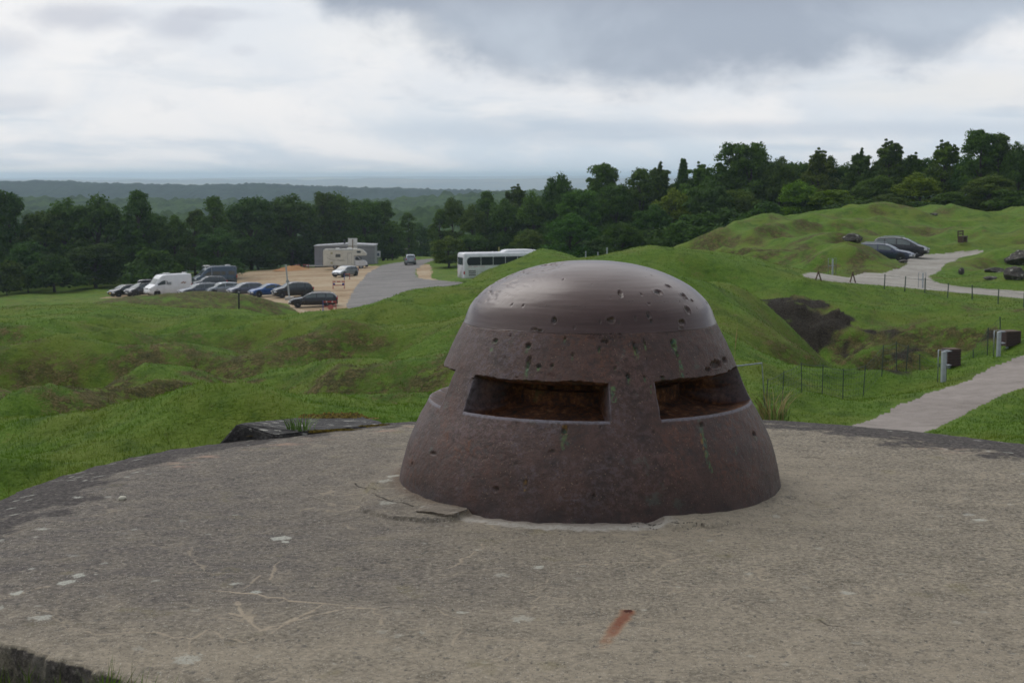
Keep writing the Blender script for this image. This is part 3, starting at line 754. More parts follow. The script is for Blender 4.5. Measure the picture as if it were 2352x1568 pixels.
def conc2(name, lo, mid, hi, sc=10):
    m, g, b = newmat(name); pos = g.coord()
    n1 = g.noise(sc, 6, .7, pos); n2 = g.noise(sc * 5, 4, .6, pos)
    c = g.ramp(g.math('ADD', g.math('MULTIPLY', n1, .6), g.math('MULTIPLY', n2, .4)), [(.36, lo), (.52, mid), (.66, hi)])
    w_ = g.voro(sc * 1.8, 'F1', g.map(pos, (.5, 1, 1))); c = g.mix(g.math('MULTIPLY', g.rng(w_, .34, .2), g.rng(n1, .46, .56)), c, (.40, .39, .34))
    g.put(b.inputs['Base Color'], c); b.inputs['Roughness'].default_value = .9
    g.l(g.bump(g.math('ADD', n1, n2), .9, .02), b.inputs['Normal']); return m
M['blackconc'] = conc2('crusted_concrete', (.016, .015, .015), (.04, .037, .035), (.13, .12, .11))
M['flake'] = conc2('mortar', (.12, .10, .075), (.24, .20, .155), (.33, .28, .22), 14)
M['rubble'] = conc2('rubble_stone', (.025, .022, .02), (.075, .066, .058), (.19, .175, .15), 2.5)

# block at the far rim of the roof
def pt(x, y, Y): return Vector(Q(x, y, Y))
top = [pt(545, 971, 9.62), pt(585, 984, 9.55), pt(629, 998, 9.45), pt(700, 990, 9.62), pt(790, 982, 9.8), pt(884, 974.5, 9.95), pt(876, 966, 10.2), pt(822, 953.5, 10.7), pt(771, 948.5, 11.0), pt(720, 955.5, 10.9), pt(640, 963, 10.5)]
low = [Vector((p.x, p.y, -.55)) for p in top]
low[0] = Vector((top[0].x - .52, 9.40, -.55)); low[10] = Vector((top[10].x - .5, 10.6, -.6)); low[1].y -= .04
bm = bmesh.new()
T = [bm.verts.new(p) for p in top]; L = [bm.verts.new(p) for p in low]
bm.faces.new(T); bm.faces.new(L[::-1])
for i in range(len(T)): bm.faces.new((T[i], L[i], L[(i + 1) % len(T)], T[(i + 1) % len(T)]))
bmesh.ops.recalc_face_normals(bm, faces=bm.faces)
bmesh.ops.bevel(bm, geom=[e for e in bm.edges if len(e.link_faces) == 2 and e.calc_face_angle(0) > .6], offset=.012, segments=2, affect='EDGES')
bmesh.ops.triangulate(bm, faces=bm.faces)
for _ in range(5):
    es = [e for e in bm.edges if e.calc_length() > .06]
    if not es: break
    bmesh.ops.subdivide_edges(bm, edges=es, cuts=1)
for v in bm.verts:
    p = v.co; n = float(fbm3(p.x / .09, p.y / .09, p.z / .09, 3, 5)); v.co += Vector((n, -n, n * .6)) * .012
me = bpy.data.meshes.new('concrete_block'); bm.to_mesh(me); bm.free()
blk = link('concrete_block', me, M['blackconc'], smooth=False)
tag(blk, 'blackened tilted concrete block with yellow moss at the roof rim left of the dome', 'concrete block')

def mossmat(name, a, b_, c_):
    m, g, b = newmat(name); n = g.noise(40, 5, .7, g.coord())
    g.put(b.inputs['Base Color'], g.ramp(n, [(.35, a), (.5, b_), (.65, c_)])); b.inputs['Roughness'].default_value = 1
    g.l(g.bump(n, 1, .01), b.inputs['Normal']); return m
M['moss'] = mossmat('golden_moss', (.03, .02, .004), (.11, .078, .008), (.21, .155, .02))
def mosspatch(name, cxy, rxy, hgt, zf, parent, mat, seed, ang=0):
    n = 70; u = np.linspace(-1, 1, n); U, Vv = np.meshgrid(u, u, indexing='ij')
    rad = np.hypot(U, Vv) + .35 * fbm(U * 2, Vv * 2, 3, seed)
    ca, sa = math.cos(ang), math.sin(ang)
    X = cxy[0] + U * rxy[0] * ca - Vv * rxy[1] * sa; Y = cxy[1] + U * rxy[0] * sa + Vv * rxy[1] * ca
    mask = 1 - sstep(.6, .95, rad)
    Z = zf(X, Y) + hgt * mask * (.5 + .9 * np.abs(fbm(U * 9, Vv * 9, 3, seed + 1))) - .012
    f = gridfaces(n, n); keep = (mask.ravel()[f].max(1) > 0)
    f = f[keep]; uq, inv = np.unique(f, return_inverse=True)
    return link(name, npmesh(name, np.stack([X, Y, Z], -1).reshape(-1, 3)[uq], inv.reshape(-1, 4)), mat, parent)
from mathutils import geometry
def blockz(X, Y):
    a, b, c = top[2], top[5], top[8]; n = (b - a).cross(c - a).normalized()
    return a.z - (n.x * (X - a.x) + n.y * (Y - a.y)) / n.z
mc = pt(770, 952, 10.75)
mosspatch('moss_patch', (mc.x, mc.y - .12), (.33, .15), .05, blockz, blk, M['moss'], 3, -.15)
mosspatch('moss_patch', (pt(705, 989, 9.66).x, 9.66), (.42, .025), .018, blockz, blk, M['moss'], 8, .27)
mosspatch('moss_patch', (pt(860, 974, 9.9).x, 9.93), (.16, .03), .02, blockz, blk, M['moss'], 12, .2)

# loose mortar flake at the foot of the dome
fl = [(955, 1167), (990, 1173), (1025, 1180), (1040, 1179), (1072, 1168), (1074, 1160), (1040, 1157), (1000, 1155), (965, 1158)]
FT = [Vector(onz(x, y, .034)) for x, y in fl]
bm = bmesh.new(); T = [bm.verts.new(p + Vector((0, 0, -.010 if i in (0, 8) else 0))) for i, p in enumerate(FT)]
L = [bm.verts.new((p.x + .006, p.y + .012, p.z - .022)) for p in FT]
bm.faces.new(T); bm.faces.new(L[::-1])
for i in range(len(T)): bm.faces.new((T[i], L[i], L[(i + 1) % len(T)], T[(i + 1) % len(T)]))
bmesh.ops.recalc_face_normals(bm, faces=bm.faces); bmesh.ops.triangulate(bm, faces=bm.faces)
for _ in range(4): bmesh.ops.subdivide_edges(bm, edges=[e for e in bm.edges if e.calc_length() > .03], cuts=1)
for v in bm.verts:
    p = v.co; n = float(fbm3(p.x / .03, p.y / .03, p.z / .03, 2, 9)); v.co += Vector((n * .005, n * .006, n * .002))
me = bpy.data.meshes.new('mortar_flake'); bm.to_mesh(me); bm.free()
tag(link('mortar_flake', me, M['flake'], smooth=False), 'loose broken flake of mortar at the front left foot of the dome', 'mortar flake')

# ================================================================== the steel observation dome
prof_k = [(1.045, -.15), (1.0, 0), (.976, .126), (.938, .252), (.893, .349), (.835, .458), (.765, .62), (.703, .755), (.655, .852), (.618, .939), (.538, 1.022), (.430, 1.084), (.295, 1.132), (.15, 1.159), (.0, 1.166)]
pk = np.array(prof_k)
seg = np.concatenate([[0], np.cumsum(np.hypot(*np.diff(pk, axis=0).T))])
def cr1(tab, s):
    i = np.clip(np.searchsorted(seg, s, 'right') - 1, 0, len(seg) - 2); t = (s - seg[i]) / (seg[i + 1] - seg[i])
    d = np.gradient(tab, seg)
    L_ = seg[i + 1] - seg[i]
    return (2 * t ** 3 - 3 * t ** 2 + 1) * tab[i] + (t ** 3 - 2 * t ** 2 + t) * L_ * d[i] + (-2 * t ** 3 + 3 * t ** 2) * tab[i + 1] + (t ** 3 - t ** 2) * L_ * d[i + 1]
sf = np.linspace(0, seg[-1], 3000)
rf = cr1(pk[:, 0], sf); zf_ = cr1(pk[:, 1], sf)
def s_at_z(z): return np.interp(z, zf_, sf)
ZB, ZT = .463, .634
svals = np.concatenate([np.arange(0, seg[-1] - .02, .0065), seg[-1] - np.array([.02, .012, .006, .0])])
for z0, hw, st in ((ZB, .012, .0012), (ZT, .024, .0014), (.852, .006, .001), (.545, .004, .0015), (.583, .004, .0015), (.607, .004, .0015)):
    s0 = s_at_z(z0); svals = np.concatenate([svals[(svals < s0 - hw) | (svals > s0 + hw)], np.arange(s0 - hw, s0 + hw, st)])
svals = np.sort(svals)
slots = [(-164, 27), (-93, 27.5), (-23.2, 26.9), (50.9, 29.6), (123, 27)]     # centre, half width in degrees
def wrapd(a): return (a + 180) % 360 - 180
phs_ = np.concatenate([np.arange(-112, 112, .42), np.arange(112, 248, 2.0)])
for c, h in slots:
    for e in (c - h, c + h):
        e = wrapd(e)
        if abs(e) < 125: phs_ = np.concatenate([phs_[np.abs(phs_ - e) > 1.0], np.arange(e - 1.0, e + 1.0, .09)])
phs_ = np.sort(phs_)
PH, SS = np.meshgrid(phs_, svals, indexing='ij')
Rr = np.interp(SS, sf, rf); Zz = np.interp(SS, sf, zf_)
phr = np.radians(PH)
arc = Rr * phr
# unit outward normal of the profile
dr = np.gradient(np.interp(svals, sf, rf), svals); dzp = np.gradient(np.interp(svals, sf, zf_), svals)
nl = np.hypot(dr, dzp) + 1e-9; NR = np.tile(dzp / nl, (len(phs_), 1)); NZ = np.tile(-dr / nl, (len(phs_), 1))
X0 = np.sin(phr) * Rr; Y0 = -np.cos(phr) * Rr
cap = sstep(.850, .8535, Zz + .004 * perlin(PH / 9, Zz * 0, 101))
disp = np.zeros_like(Rr)
body = 1 - cap
disp += body * (.0028 * fbm3(X0 / .09, Y0 / .09, Zz / .07, 3, 102) + .0008 * fbm3(X0 / .02, Y0 / .02, Zz / .02, 3, 103) + .004 * perlin3(X0 / .3, Y0 / .3, Zz / .2, 104))
disp -= .0035 * body * sstep(.80, .852, Zz) * 0
disp -= .0018 * np.exp(-((Zz - .8505) / .0022) ** 2)
# casting wrinkles low on the front left
wr = np.abs(perlin3(X0 / .13 + .4 * perlin3(X0 / .1, Y0 / .1, Zz / .1, 106), Y0 / .13, Zz / .06, 105))
wm = np.exp(-(((PH + 32) / 26) ** 2 + ((Zz - .30) / .11) ** 2))
disp -= wm * .0022 * (1 - sstep(.0, .10, wr))
disp += cap * .0006 * perlin3(X0 / .15, Y0 / .15, Zz / .012, 107)
# scuffed upper left of the cap
sc_m = np.exp(-(((PH + 92) / 34) ** 2)) * sstep(.93, 1.02, Zz) * (1 - sstep(1.155, 1.166, Zz))
rdg = fbm3(X0 / .05, Y0 / .10, Zz / .02, 4, 108)
disp += sc_m * (-.006 * sstep(.02, .20, rdg) * (1 + .8 * perlin3(X0 / .012, Y0 / .02, Zz / .01, 118)))
disp -= .004 * np.exp(-(((X0 + .22) / .14) ** 2 + ((Y0 + .12) / .09) ** 2)) * (Zz > 1.0) * (1 + rdg * 2)
# impact pits, each given by where it shows on the near side
green = np.zeros_like(Rr); pit = np.zeros_like(Rr); ochre = np.zeros_like(Rr)
def rxy_to_dome(rx, ry):
    px = (387.5 + rx * .18333) / K; py = (250 + ry * .18333) / K
    a, b = ray(px, py); Y = np.linspace(6.6, 8.6, 1500); X = a * Y; Z = CAMZ + b * Y
    ins = np.hypot(X - CX, Y - CY) < np.interp(Z, zf_, rf)
    k = np.argmax(ins)
    return math.degrees(math.atan2(X[k] - CX, -(Y[k] - CY))), Z[k]
pits = [(1270, 237, 15, 20, 0), (1475, 228, 27, 15, 0), (1530, 195, 14, 10, 0), (1612, 245, 16, 14, 0), (1628, 262, 10, 8, 0), (1660, 275, 9, 7, 0), (1635, 322, 18, 22, 0), (1605, 392, 22, 17, 0), (910, 380, 17, 20, 0), (1220, 380, 30, 19, 0),
        (1160, 390, 8, 14, 0), (1260, 393, 8, 8, 0), (1424, 352, 17, 22, 0), (1438, 388, 10, 16, 0), (1352, 370, 9, 20, 0), (800, 430, 20, 10, 0), (830, 438, 22, 9, 0), (590, 492, 16, 14, 1), (670, 466, 6, 8, 0), (768, 518, 18, 16, 1), (770, 610, 14, 44, 1),
        (825, 630, 13, 12, 1), (898, 625, 10, 11, .5), (1010, 570, 9, 13, .7), (968, 480, 9, 12, .7), (1188, 495, 26, 12, 0), (1156, 538, 9, 17, 1), (1345, 522, 10, 28, 1), (1360, 545, 10, 20, .6), (1402, 505, 7, 30, 1), (1558, 510, 16, 26, 1), (1580, 570, 9, 24, 1),
        (1790, 622, 46, 26, 0), (1840, 600, 30, 20, 0), (1745, 650, 22, 14, 0), (967, 978, 18, 26, 1.3), (1160, 962, 8, 12, 0), (1713, 948, 15, 13, .3), (2000, 1000, 15, 15, .4), (1312, 685, 13, 18, 1), (1400, 692, 9, 14, 1), (1500, 690, 14, 9, .4), (1000, 715, 18, 8, 0),
        (1385, 240, 6, 6, 0), (1425, 292, 14, 5, 0), (960, 158, 6, 5, 0), (740, 300, 6, 6, 0), (560, 225, 5, 6, 0), (680, 295, 5, 6, 0), (1020, 420, 8, 8, 0), (1240, 640, 8, 8, .4), (755, 1268, 9, 26, 0), (250, 1105, 24, 10, 0), (590, 1300, 22, 12, 0), (1127, 1337, 10, 12, 0), (135, 1165, 8, 14, 0),
        (1740, 285, 7, 10, 0), (470, 700, 8, 6, 0), (1450, 990, 10, 6, 0), (900, 1095, 24, 7, 0), (1600, 425, 20, 8, 0)]
pits += [(RNG.uniform(300, 1900), RNG.uniform(470, 1350), RNG.uniform(2.5, 5), RNG.uniform(2.5, 5), 0) for _ in range(40)]
pits += [(RNG.uniform(600, 1700), RNG.uniform(90, 400), RNG.uniform(2, 3.2), RNG.uniform(2, 3.2), 0) for _ in range(16)]
for rx, ry, a, b_, gr in pits:
    p0_, z0_ = rxy_to_dome(rx, ry)
    a *= .88; b_ *= .88
    i0, i1 = np.searchsorted(phs_, [p0_ - 8, p0_ + 8])
    if i1 <= i0: continue
    sl = slice(i0, i1)
    rloc = float(np.interp(z0_, zf_, rf)); s0_ = float(np.interp(z0_, zf_, sf))
    du = (phr[sl] - math.radians(p0_)) * rloc * math.cos(math.radians(min(abs(p0_), 55))) / (a * .00092)
    slope_view = max(.45, abs(np.interp(s0_, svals, NR[0])))
    dv = (SS[sl] - s0_) * slope_view / (b_ * .00092)
    dd = np.hypot(du, dv) + .38 * fbm3(X0[sl] / .018, Y0[sl] / .018, Zz[sl] / .018, 2, 111) 
    dep = min(.016, .0007 * min(a, b_) + .003) * (.7 if z0_ > .86 else 1)
    pm = 1 - sstep(.55, 1.05, dd)
    disp[sl] -= dep * pm * (1 + .35 * perlin3(X0[sl] / .009, Y0[sl] / .009, Zz[sl] / .009, 112))
    disp[sl] += .0016 * np.exp(-((dd - 1.15) / .16) ** 2) * (a > 7)
    pit[sl] = np.maximum(pit[sl], pm * min(1, a / 9))
    if gr:
        strk = np.exp(-(du / .6) ** 2) * sstep(.5, -.5, dv) * (1 - sstep(1.2, 3.4, -dv)) * sstep(-.2, .25, perlin3(X0[sl] / .015, Y0[sl] / .015, Zz[sl] / .04, 113) + .2)
        green[sl] = np.maximum(green[sl], min(1, gr) * np.maximum(strk * .9, pm * .6 * sstep(-.1, .3, perlin3(X0[sl] / .02, Y0[sl] / .02, Zz[sl] / .02, 114))))
def streakline(pts, wd, st, arr, seed):
    """ragged run of colour down the steel through given points"""
    PP = [rxy_to_dome(*p) for p in pts]
    for (pa, za), (pb, zb) in zip(PP[:-1], PP[1:]):
        t = np.clip((za - Zz) / (za - zb + 1e-6), 0, 1); inside = (Zz < za) & (Zz > zb)
        pc = pa + (pb - pa) * t; rl_ = np.abs(phr - np.radians(pc)) * Rr
        arr[:] = np.maximum(arr, inside * st * (1 - sstep(wd * .4, wd * 1.2, rl_)) * sstep(-.15, .25, perlin3(X0 / .012, Y0 / .012, Zz / .03, seed) + .05))
streakline([(1562, 480), (1580, 580), (1600, 630), (1607, 700)], .013, 1, green, 121)
streakline([(1713, 965), (1730, 1060), (1748, 1150), (1770, 1210)], .012, .9, green, 122)
streakline([(1228, 740), (1236, 830)], .014, .8, green, 123)
streakline([(965, 1000), (968, 1090)], .022, .6, green, 124)
streakline([(572, 515), (568, 550)], .010, 1, green, 125)
streakline([(1437, 735), (1440, 780)], .006, .8, green, 126)
streakline([(1898, 1070), (1903, 1110)], .01, .6, green, 127)
streakline([(758, 1230), (750, 1310)], .011, .9, ochre, 128)
streakline([(967, 950), (967, 1005)], .012, .9, ochre, 129)
streakline([(1705, 1000), (1725, 1090), (1740, 1110)], .006, .7, ochre, 130)
# embrasures
slotm = np.zeros_like(Rr); inner = np.zeros_like(Rr)
chip = .011 * fbm3(X0 / .05, Y0 / .05, Zz * 0, 4, 131) + .006 * perlin3(X0 / .16, Y0 / .16, Zz * 0, 132) - .004
zc = Zz + 0
zm = sstep(ZB - .0035, ZB + .0035, Zz + .0015 * perlin(PH / 4, Zz * 0, 133)) * (1 - sstep(-.0035, .0035, Zz - (ZT + chip)))
rin = .47 - .03 * sstep(.543, .547, Zz) + 0 * Zz
for c, h in slots:
    d = wrapd(PH - c)
    m = 1 - sstep(h - .3, h + .3, np.abs(d + .25 * perlin3(Zz / .03, Zz * 0, Zz * 0 + c, 134)))
    mm = m * zm
    target = Rr - rin
    # observation slit high in the back wall
    slit = (1 - sstep(12.6, 13.2, np.abs(wrapd(PH - (c + 6))))) * sstep(.581, .585, Zz) * (1 - sstep(.605, .609, Zz))
    step_ = (1 - sstep(15, 15.6, np.abs(wrapd(PH - (c + 7))))) * sstep(.543, .547, Zz) * .03
    disp = disp * (1 - mm) - mm * (target + step_ + slit * .22 + .006 * fbm3(X0 / .06, Y0 / .06, Zz / .03, 3, 135))
    slotm = np.maximum(slotm, sstep(.03, .25, m) * sstep(ZB - .0036, ZB - .0022, Zz) * (1 - sstep(ZT + .002, ZT + .004, Zz - chip)) )
    inner = np.maximum(inner, mm)
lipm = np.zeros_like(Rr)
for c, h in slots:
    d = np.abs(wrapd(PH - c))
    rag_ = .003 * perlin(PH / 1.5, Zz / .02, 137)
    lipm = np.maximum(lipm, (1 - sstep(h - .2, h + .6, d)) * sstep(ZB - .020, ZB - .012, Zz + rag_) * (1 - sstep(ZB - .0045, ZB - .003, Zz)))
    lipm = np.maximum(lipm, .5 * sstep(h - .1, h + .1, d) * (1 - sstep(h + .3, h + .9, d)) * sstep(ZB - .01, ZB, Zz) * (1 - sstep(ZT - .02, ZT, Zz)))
    disp -= .010 * lipm * sstep(ZB - .014, ZB, Zz) * (Zz < ZB) * 0
slotm = slotm * (.15 + .85 * sstep(-74, -64, PH))
# in the slot the displacement is purely horizontal
hz = np.clip(inner, 0, 1)
NR2 = NR * (1 - hz) + hz; NZ2 = NZ * (1 - hz)
Rn = Rr + disp * NR2; Zn = Zz + disp * NZ2
Zn = Zn + hz * .012 * (1 - sstep(ZB, ZB + .02, Zz)) 
DV = np.stack([CX + np.sin(phr) * Rn, CY - np.cos(phr) * Rn, Zn], -1)
# keep the ring continuous in azimuth
Df = gridfaces(DV.shape[0], DV.shape[1], wrap=True)
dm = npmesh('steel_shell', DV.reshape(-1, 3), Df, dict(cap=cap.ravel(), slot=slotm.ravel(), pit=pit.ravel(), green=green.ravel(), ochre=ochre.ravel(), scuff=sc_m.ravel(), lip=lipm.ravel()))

def steel_mat():
    m, g, b = newmat('aged_cast_steel'); pos = g.coord()
    cap = g.attr('cap'); slot = g.attr('slot'); pitn = g.attr('pit')
    n0 = g.noise(2.2, 5, .6, pos); n1 = g.noise(9, 7, .68, pos); n2 = g.noise(38, 6, .7, pos); n3 = g.noise(130, 4, .65, pos)
    mixn = g.math('ADD', g.math('MULTIPLY', n1, .5), g.math('MULTIPLY', n2, .5))
    c = g.ramp(mixn, [(.36, (.024, .011, .008)), (.46, (.054, .024, .016)), (.55, (.082, .038, .027)), (.66, (.116, .068, .058))])
    orange = g.math('MULTIPLY', g.rng(n0, .5, .64), g.rng(n2, .44, .64))
    c = g.mix(g.math('MULTIPLY', orange, .6), c, (.15, .052, .022))
    # bluish grey bloom of bare worn metal
    sepz = g.n('ShaderNodeSeparateXYZ'); g.l(pos, sepz.inputs[0])
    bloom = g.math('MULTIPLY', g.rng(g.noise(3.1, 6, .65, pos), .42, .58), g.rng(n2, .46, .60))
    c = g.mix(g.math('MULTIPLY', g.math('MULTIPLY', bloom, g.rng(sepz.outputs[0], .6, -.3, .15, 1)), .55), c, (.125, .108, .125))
    speck = g.voro(210, 'F1', pos, 'Color'); sp = g.n('ShaderNodeSeparateColor'); g.l(speck, sp.inputs[0])
    c = g.mix(g.rng(sp.outputs[0], .984, .993, 0, .45), c, (.30, .20, .13))
    c = g.mix(g.rng(sp.outputs[1], .93, .97, 0, .7), c, (.022, .013, .012))
    # smooth cap
    band = g.noise(4, 5, .6, g.map(pos, (.5, .5, 14)))
    capc = g.ramp(g.math('ADD', g.math('MULTIPLY', band, .6), g.math('MULTIPLY', n1, .4)), [(.35, (.050, .024, .019)), (.5, (.064, .032, .026)), (.65, (.082, .047, .043))])
    c = g.mix(cap, c, capc)
    c = g.mix(g.math('MULTIPLY', pitn, g.rng(n3, .3, .6, .7, 1)), c, g.ramp(n2, [(.4, (.014, .011, .010)), (.6, (.07, .035, .02))]))
    c = g.mix(g.math('MULTIPLY', g.attr('scuff'), g.rng(n2, .55, .68, 0, .8)), c, (.07, .055, .05))
    # rusty inside of the slots
    rc_ = g.ramp(g.math('ADD', g.math('MULTIPLY', n1, .45), g.math('MULTIPLY', n2, .55)), [(.38, (.018, .010, .008)), (.47, (.075, .028, .012)), (.55, (.20, .075, .026)), (.66, (.42, .24, .12))])
    c = g.mix(slot, c, rc_)
    c = g.mix(g.math('MULTIPLY', slot, g.rng(g.noise(5, 4, .6, pos), .6, .68, 0, .6)), c, (.10, .11, .035))
    c = g.mix(g.math('MULTIPLY', g.attr('green'), g.rng(n3, .3, .55, .5, 1)), c, g.ramp(n2, [(.4, (.035, .085, .06)), (.6, (.11, .22, .05))]))
    c = g.mix(g.attr('ochre'), c, (.26, .14, .03))
    moss = g.math('MULTIPLY', g.rng(g.noise(6, 5, .7, pos), .61, .70, 0, .5), g.math('SUBTRACT', 1, cap))
    c = g.mix(moss, c, (.075, .10, .075))
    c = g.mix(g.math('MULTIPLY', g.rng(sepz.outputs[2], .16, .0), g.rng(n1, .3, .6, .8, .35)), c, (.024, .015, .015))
    c = g.mix(g.math('MULTIPLY', g.attr('lip'), g.rng(n2, .3, .6, .35, .9)), c, (.20, .185, .215))  # pale worn lip metal, with its edge highlight put into the colour
    g.put(b.inputs['Base Color'], c)
    ro = g.mix(cap, g.rng(n2, .35, .65, .42, .72, False), g.rng(g.math('ADD', g.math('MULTIPLY', band, .5), g.math('MULTIPLY', n1, .5)), .3, .7, .26, .33, False))
    rr_ = g.n('ShaderNodeRGBToBW'); g.l(ro, rr_.inputs[0])
    g.put(b.inputs['Roughness'], g.math('ADD', rr_.outputs[0], g.math('MULTIPLY', slot, .35)))
    g.put(b.inputs['Specular IOR Level'], g.math('MULTIPLY_ADD', cap, -.2, .7))
    g.put(b.inputs['Metallic'], g.math('MULTIPLY_ADD', cap, -.17, .22))
    g.put(b.inputs['Coat Weight'], g.math('MULTIPLY', cap, .12)); b.inputs['Coat Roughness'].default_value = .22
    amt = g.math('SUBTRACT', 1, g.math('MULTIPLY', cap, .95))
    h = g.math('MULTIPLY', g.math('ADD', g.math('MULTIPLY', n2, 1.0), g.math('ADD', g.math('MULTIPLY', n3, .5), g.math('MULTIPLY', n1, .7))), amt)
    g.l(g.bump(h, .6, .007), b.inputs['Normal'])
    return m
M['steel'] = steel_mat()
dome = empty('armoured_observation_dome', (CX, CY, 0), label='brown rusted steel observation dome with wide viewing slots, set in the concrete roof', cat='armoured dome')
for v in (dm,):
    co = np.empty(len(v.vertices) * 3, np.float32); v.vertices.foreach_get('co', co); co = co.reshape(-1, 3) - np.array([CX, CY, 0], np.float32); v.vertices.foreach_set('co', co.ravel()); v.update()
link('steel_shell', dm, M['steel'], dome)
# dark core behind the slits so no daylight passes
mb = MB(); mb.tube((0, 0, .3), (0, 0, .8), .17, .17, 24); mb.build('light_block_core', M['trim'], dome)

# cast number above the front slot
def text_mesh(name, body, size, ext, mat, parent=None):
    cu = bpy.data.curves.new(name, 'FONT'); cu.body = body; cu.size = size; cu.extrude = ext; cu.align_x = 'CENTER'; cu.align_y = 'CENTER'
    t = bpy.data.objects.new(name, cu); COL.objects.link(t)
    dg = bpy.context.evaluated_depsgraph_get(); me = bpy.data.meshes.new_from_object(t.evaluated_get(dg))
    COL.objects.unlink(t); bpy.data.objects.remove(t)
    me.name = name
    return link(name, me, mat, parent, smooth=False)
def on_dome_text(body, size, rx, ry):
    p, z = rxy_to_dome(rx, ry); o = text_mesh('cast_lettering', body, size, .0012, M['steel'], dome)
    r = float(np.interp(z, zf_, rf)); me = o.data
    for v in me.vertices:
        zz = z + v.co.y * .93; r2 = float(np.interp(zz, zf_, rf)) + v.co.z + .001; a = math.radians(p) + v.co.x / r
        v.co = Vector((math.sin(a) * r2, -math.cos(a) * r2, zz))
    return o
M['steeldark'] = simple('lettering_steel', (.035, .024, .022), .6, .2)
on_dome_text('N° 1100', .026, 860, 672)
on_dome_text('UZ 2 2921 2', .034, 1180, 462)

# grass tufts growing at the roof
M['reed'] = simple('dry_grass_blade', (.27, .23, .08), .8, 0, .4, 30)
M['greenblade'] = simple('green_grass_blade', (.13, .23, .04), .8, 0, .4, 30)
def tuft(name, x, y, z, n, h, rad, mat, lean=.5, seed=0, wid=.0025):
    rg = np.random.default_rng(seed); mbx = MB()
    for i in range(n):
        a = rg.uniform(0, 2 * PI); r = rad * math.sqrt(rg.random()); hh = h * rg.uniform(.35, 1); l = lean * hh * rg.uniform(.1, 1); b = a + rg.normal(0, .7)
        p0 = Vector((r * math.cos(a), r * math.sin(a), 0)); dr_ = Vector((math.cos(b), math.sin(b), 0))
        pts = [p0 + dr_ * l * t * t + Vector((0, 0, hh * (t - .25 * t * t * lean))) for t in (0, .25, .5, .75, 1)]
        sd = Vector((-math.sin(b + .6), math.cos(b + .6), 0))
        W_ = [wid, wid, wid * .8, wid * .55, wid * .1]
        mbx.strip([p - sd * w_ for p, w_ in zip(pts, W_)], [p + sd * w_ for p, w_ in zip(pts, W_)])
    me = bpy.data.meshes.new(name); mbx.bm.to_mesh(me); mbx.bm.free()
    o = link(name, me, mat); o.location = (x, y, z); return o
p = onz(1782, 966, -.09)
t1 = tuft('grass_tuft', p[0], p[1] + .08, -.1, 60, .30, .09, M['reed'], .7, 1, .004)
tag(t1, 'yellowing grass tuft at the roof rim just right of the dome', 'grass tuft')
tt_ = tuft('green_blades', 0, 0, 0, 45, .16, .11, M['greenblade'], .7, 2, .004); tt_.parent = t1
p = pt(690, 985, 9.7)
tag(tuft('grass_tuft', p.x, p.y, blockz(p.x, p.y), 46, .16, .09, M['greenblade'], .9, 3, .004), 'small green grass tuft in the crack of the blackened concrete block', 'grass tuft')
for (sx_, sy0, sy1, lab) in ((1694, 900, 742, 'single thin dry grass stalk just right of the dome'), (1037, 700, 640, 'faint thin stalk seen over the left shoulder of the dome')):
    if sy1 == 640: continue
    p_ = Q(sx_, sy1, 9.6); o_ = tuft('grass_stalk', p_[0] - .03, p_[1], -.12, 1, .001, .001, M['reed'], .1, 5, .002)
    bpy.data.objects.remove(o_)
    m_ = MB(); hs_ = p_[2] + .12
    m_.path([(-.05, 0, 0), (-.035, 0, hs_ * .4), (-.012, 0, hs_ * .8), (0, 0, hs_)], [.0016, .0015, .0013, .001], 5)
    m_.path([(-.012, 0, hs_ * .8), (-.007, 0, hs_ * .88), (-.002, 0, hs_ * .97)], [.002, .0042, .001], 5)
    st_ = m_.build('grass_stalk', M['reed']); st_.location = (p_[0], p_[1], -.12); tag(st_, lab, 'grass stalk')
pe = onz(281, 1143, .0); bmp = bmesh.new(); bmesh.ops.create_icosphere(bmp, subdivisions=2, radius=.016)
for v in bmp.verts: v.co = Vector((v.co.x * 1.2, v.co.y, v.co.z * .7)) * (1 + .25 * random.random())
mep = bpy.data.meshes.new('pebble'); bmp.to_mesh(mep); bmp.free()
po = link('pebble', mep, simple('pale_pebble', (.55, .52, .42), .8)); po.location = (pe[0], pe[1], float(slabz(pe[0], pe[1])) + .008); tag(po, 'small pale pebble lying alone on the left of the concrete roof', 'pebble')
# grass fringe below the near left rim and along the left rim
fx = []; 
rg = np.random.default_rng(9)
n = 11000; a = rg.uniform(-3.0, -2.1, n); off = np.abs(rg.normal(0, .22, n)) + .04
X = C0[0] + np.cos(a) * (Redge(a) + off); Y = C0[1] + np.sin(a) * (Redge(a) + off)
cl = perlin(X / .16, Y / .16, 55); k = cl > -.12; X, Y = X[k], Y[k]; hh = (.05 + .11 * rg.random(len(X)) ** 2) * (.55 + np.clip(cl[k], 0, 1) * 1.5)
n2 = 420; a2 = rg.uniform(1.9, 3.3, n2); off2 = np.abs(rg.normal(0, .12, n2)) + .05
X2 = C0[0] + np.cos(a2) * (Redge(a2) + off2); Y2 = C0[1] + np.sin(a2) * (Redge(a2) + off2)
z2 = H(X2, Y2); e2 = ZE - z2
cl2 = perlin(X2 / .22, Y2 / .22, 56); k2 = cl2 > .0; X2, Y2, z2, e2 = X2[k2], Y2[k2], z2[k2], e2[k2]
XX = np.concatenate([X, X2]); YY = np.concatenate([Y, Y2]); ZZ = np.concatenate([H(X, Y), z2]); HH_ = np.concatenate([hh, np.clip(e2 + rg.uniform(-.05, .13, len(e2)), .05, 1.2)])
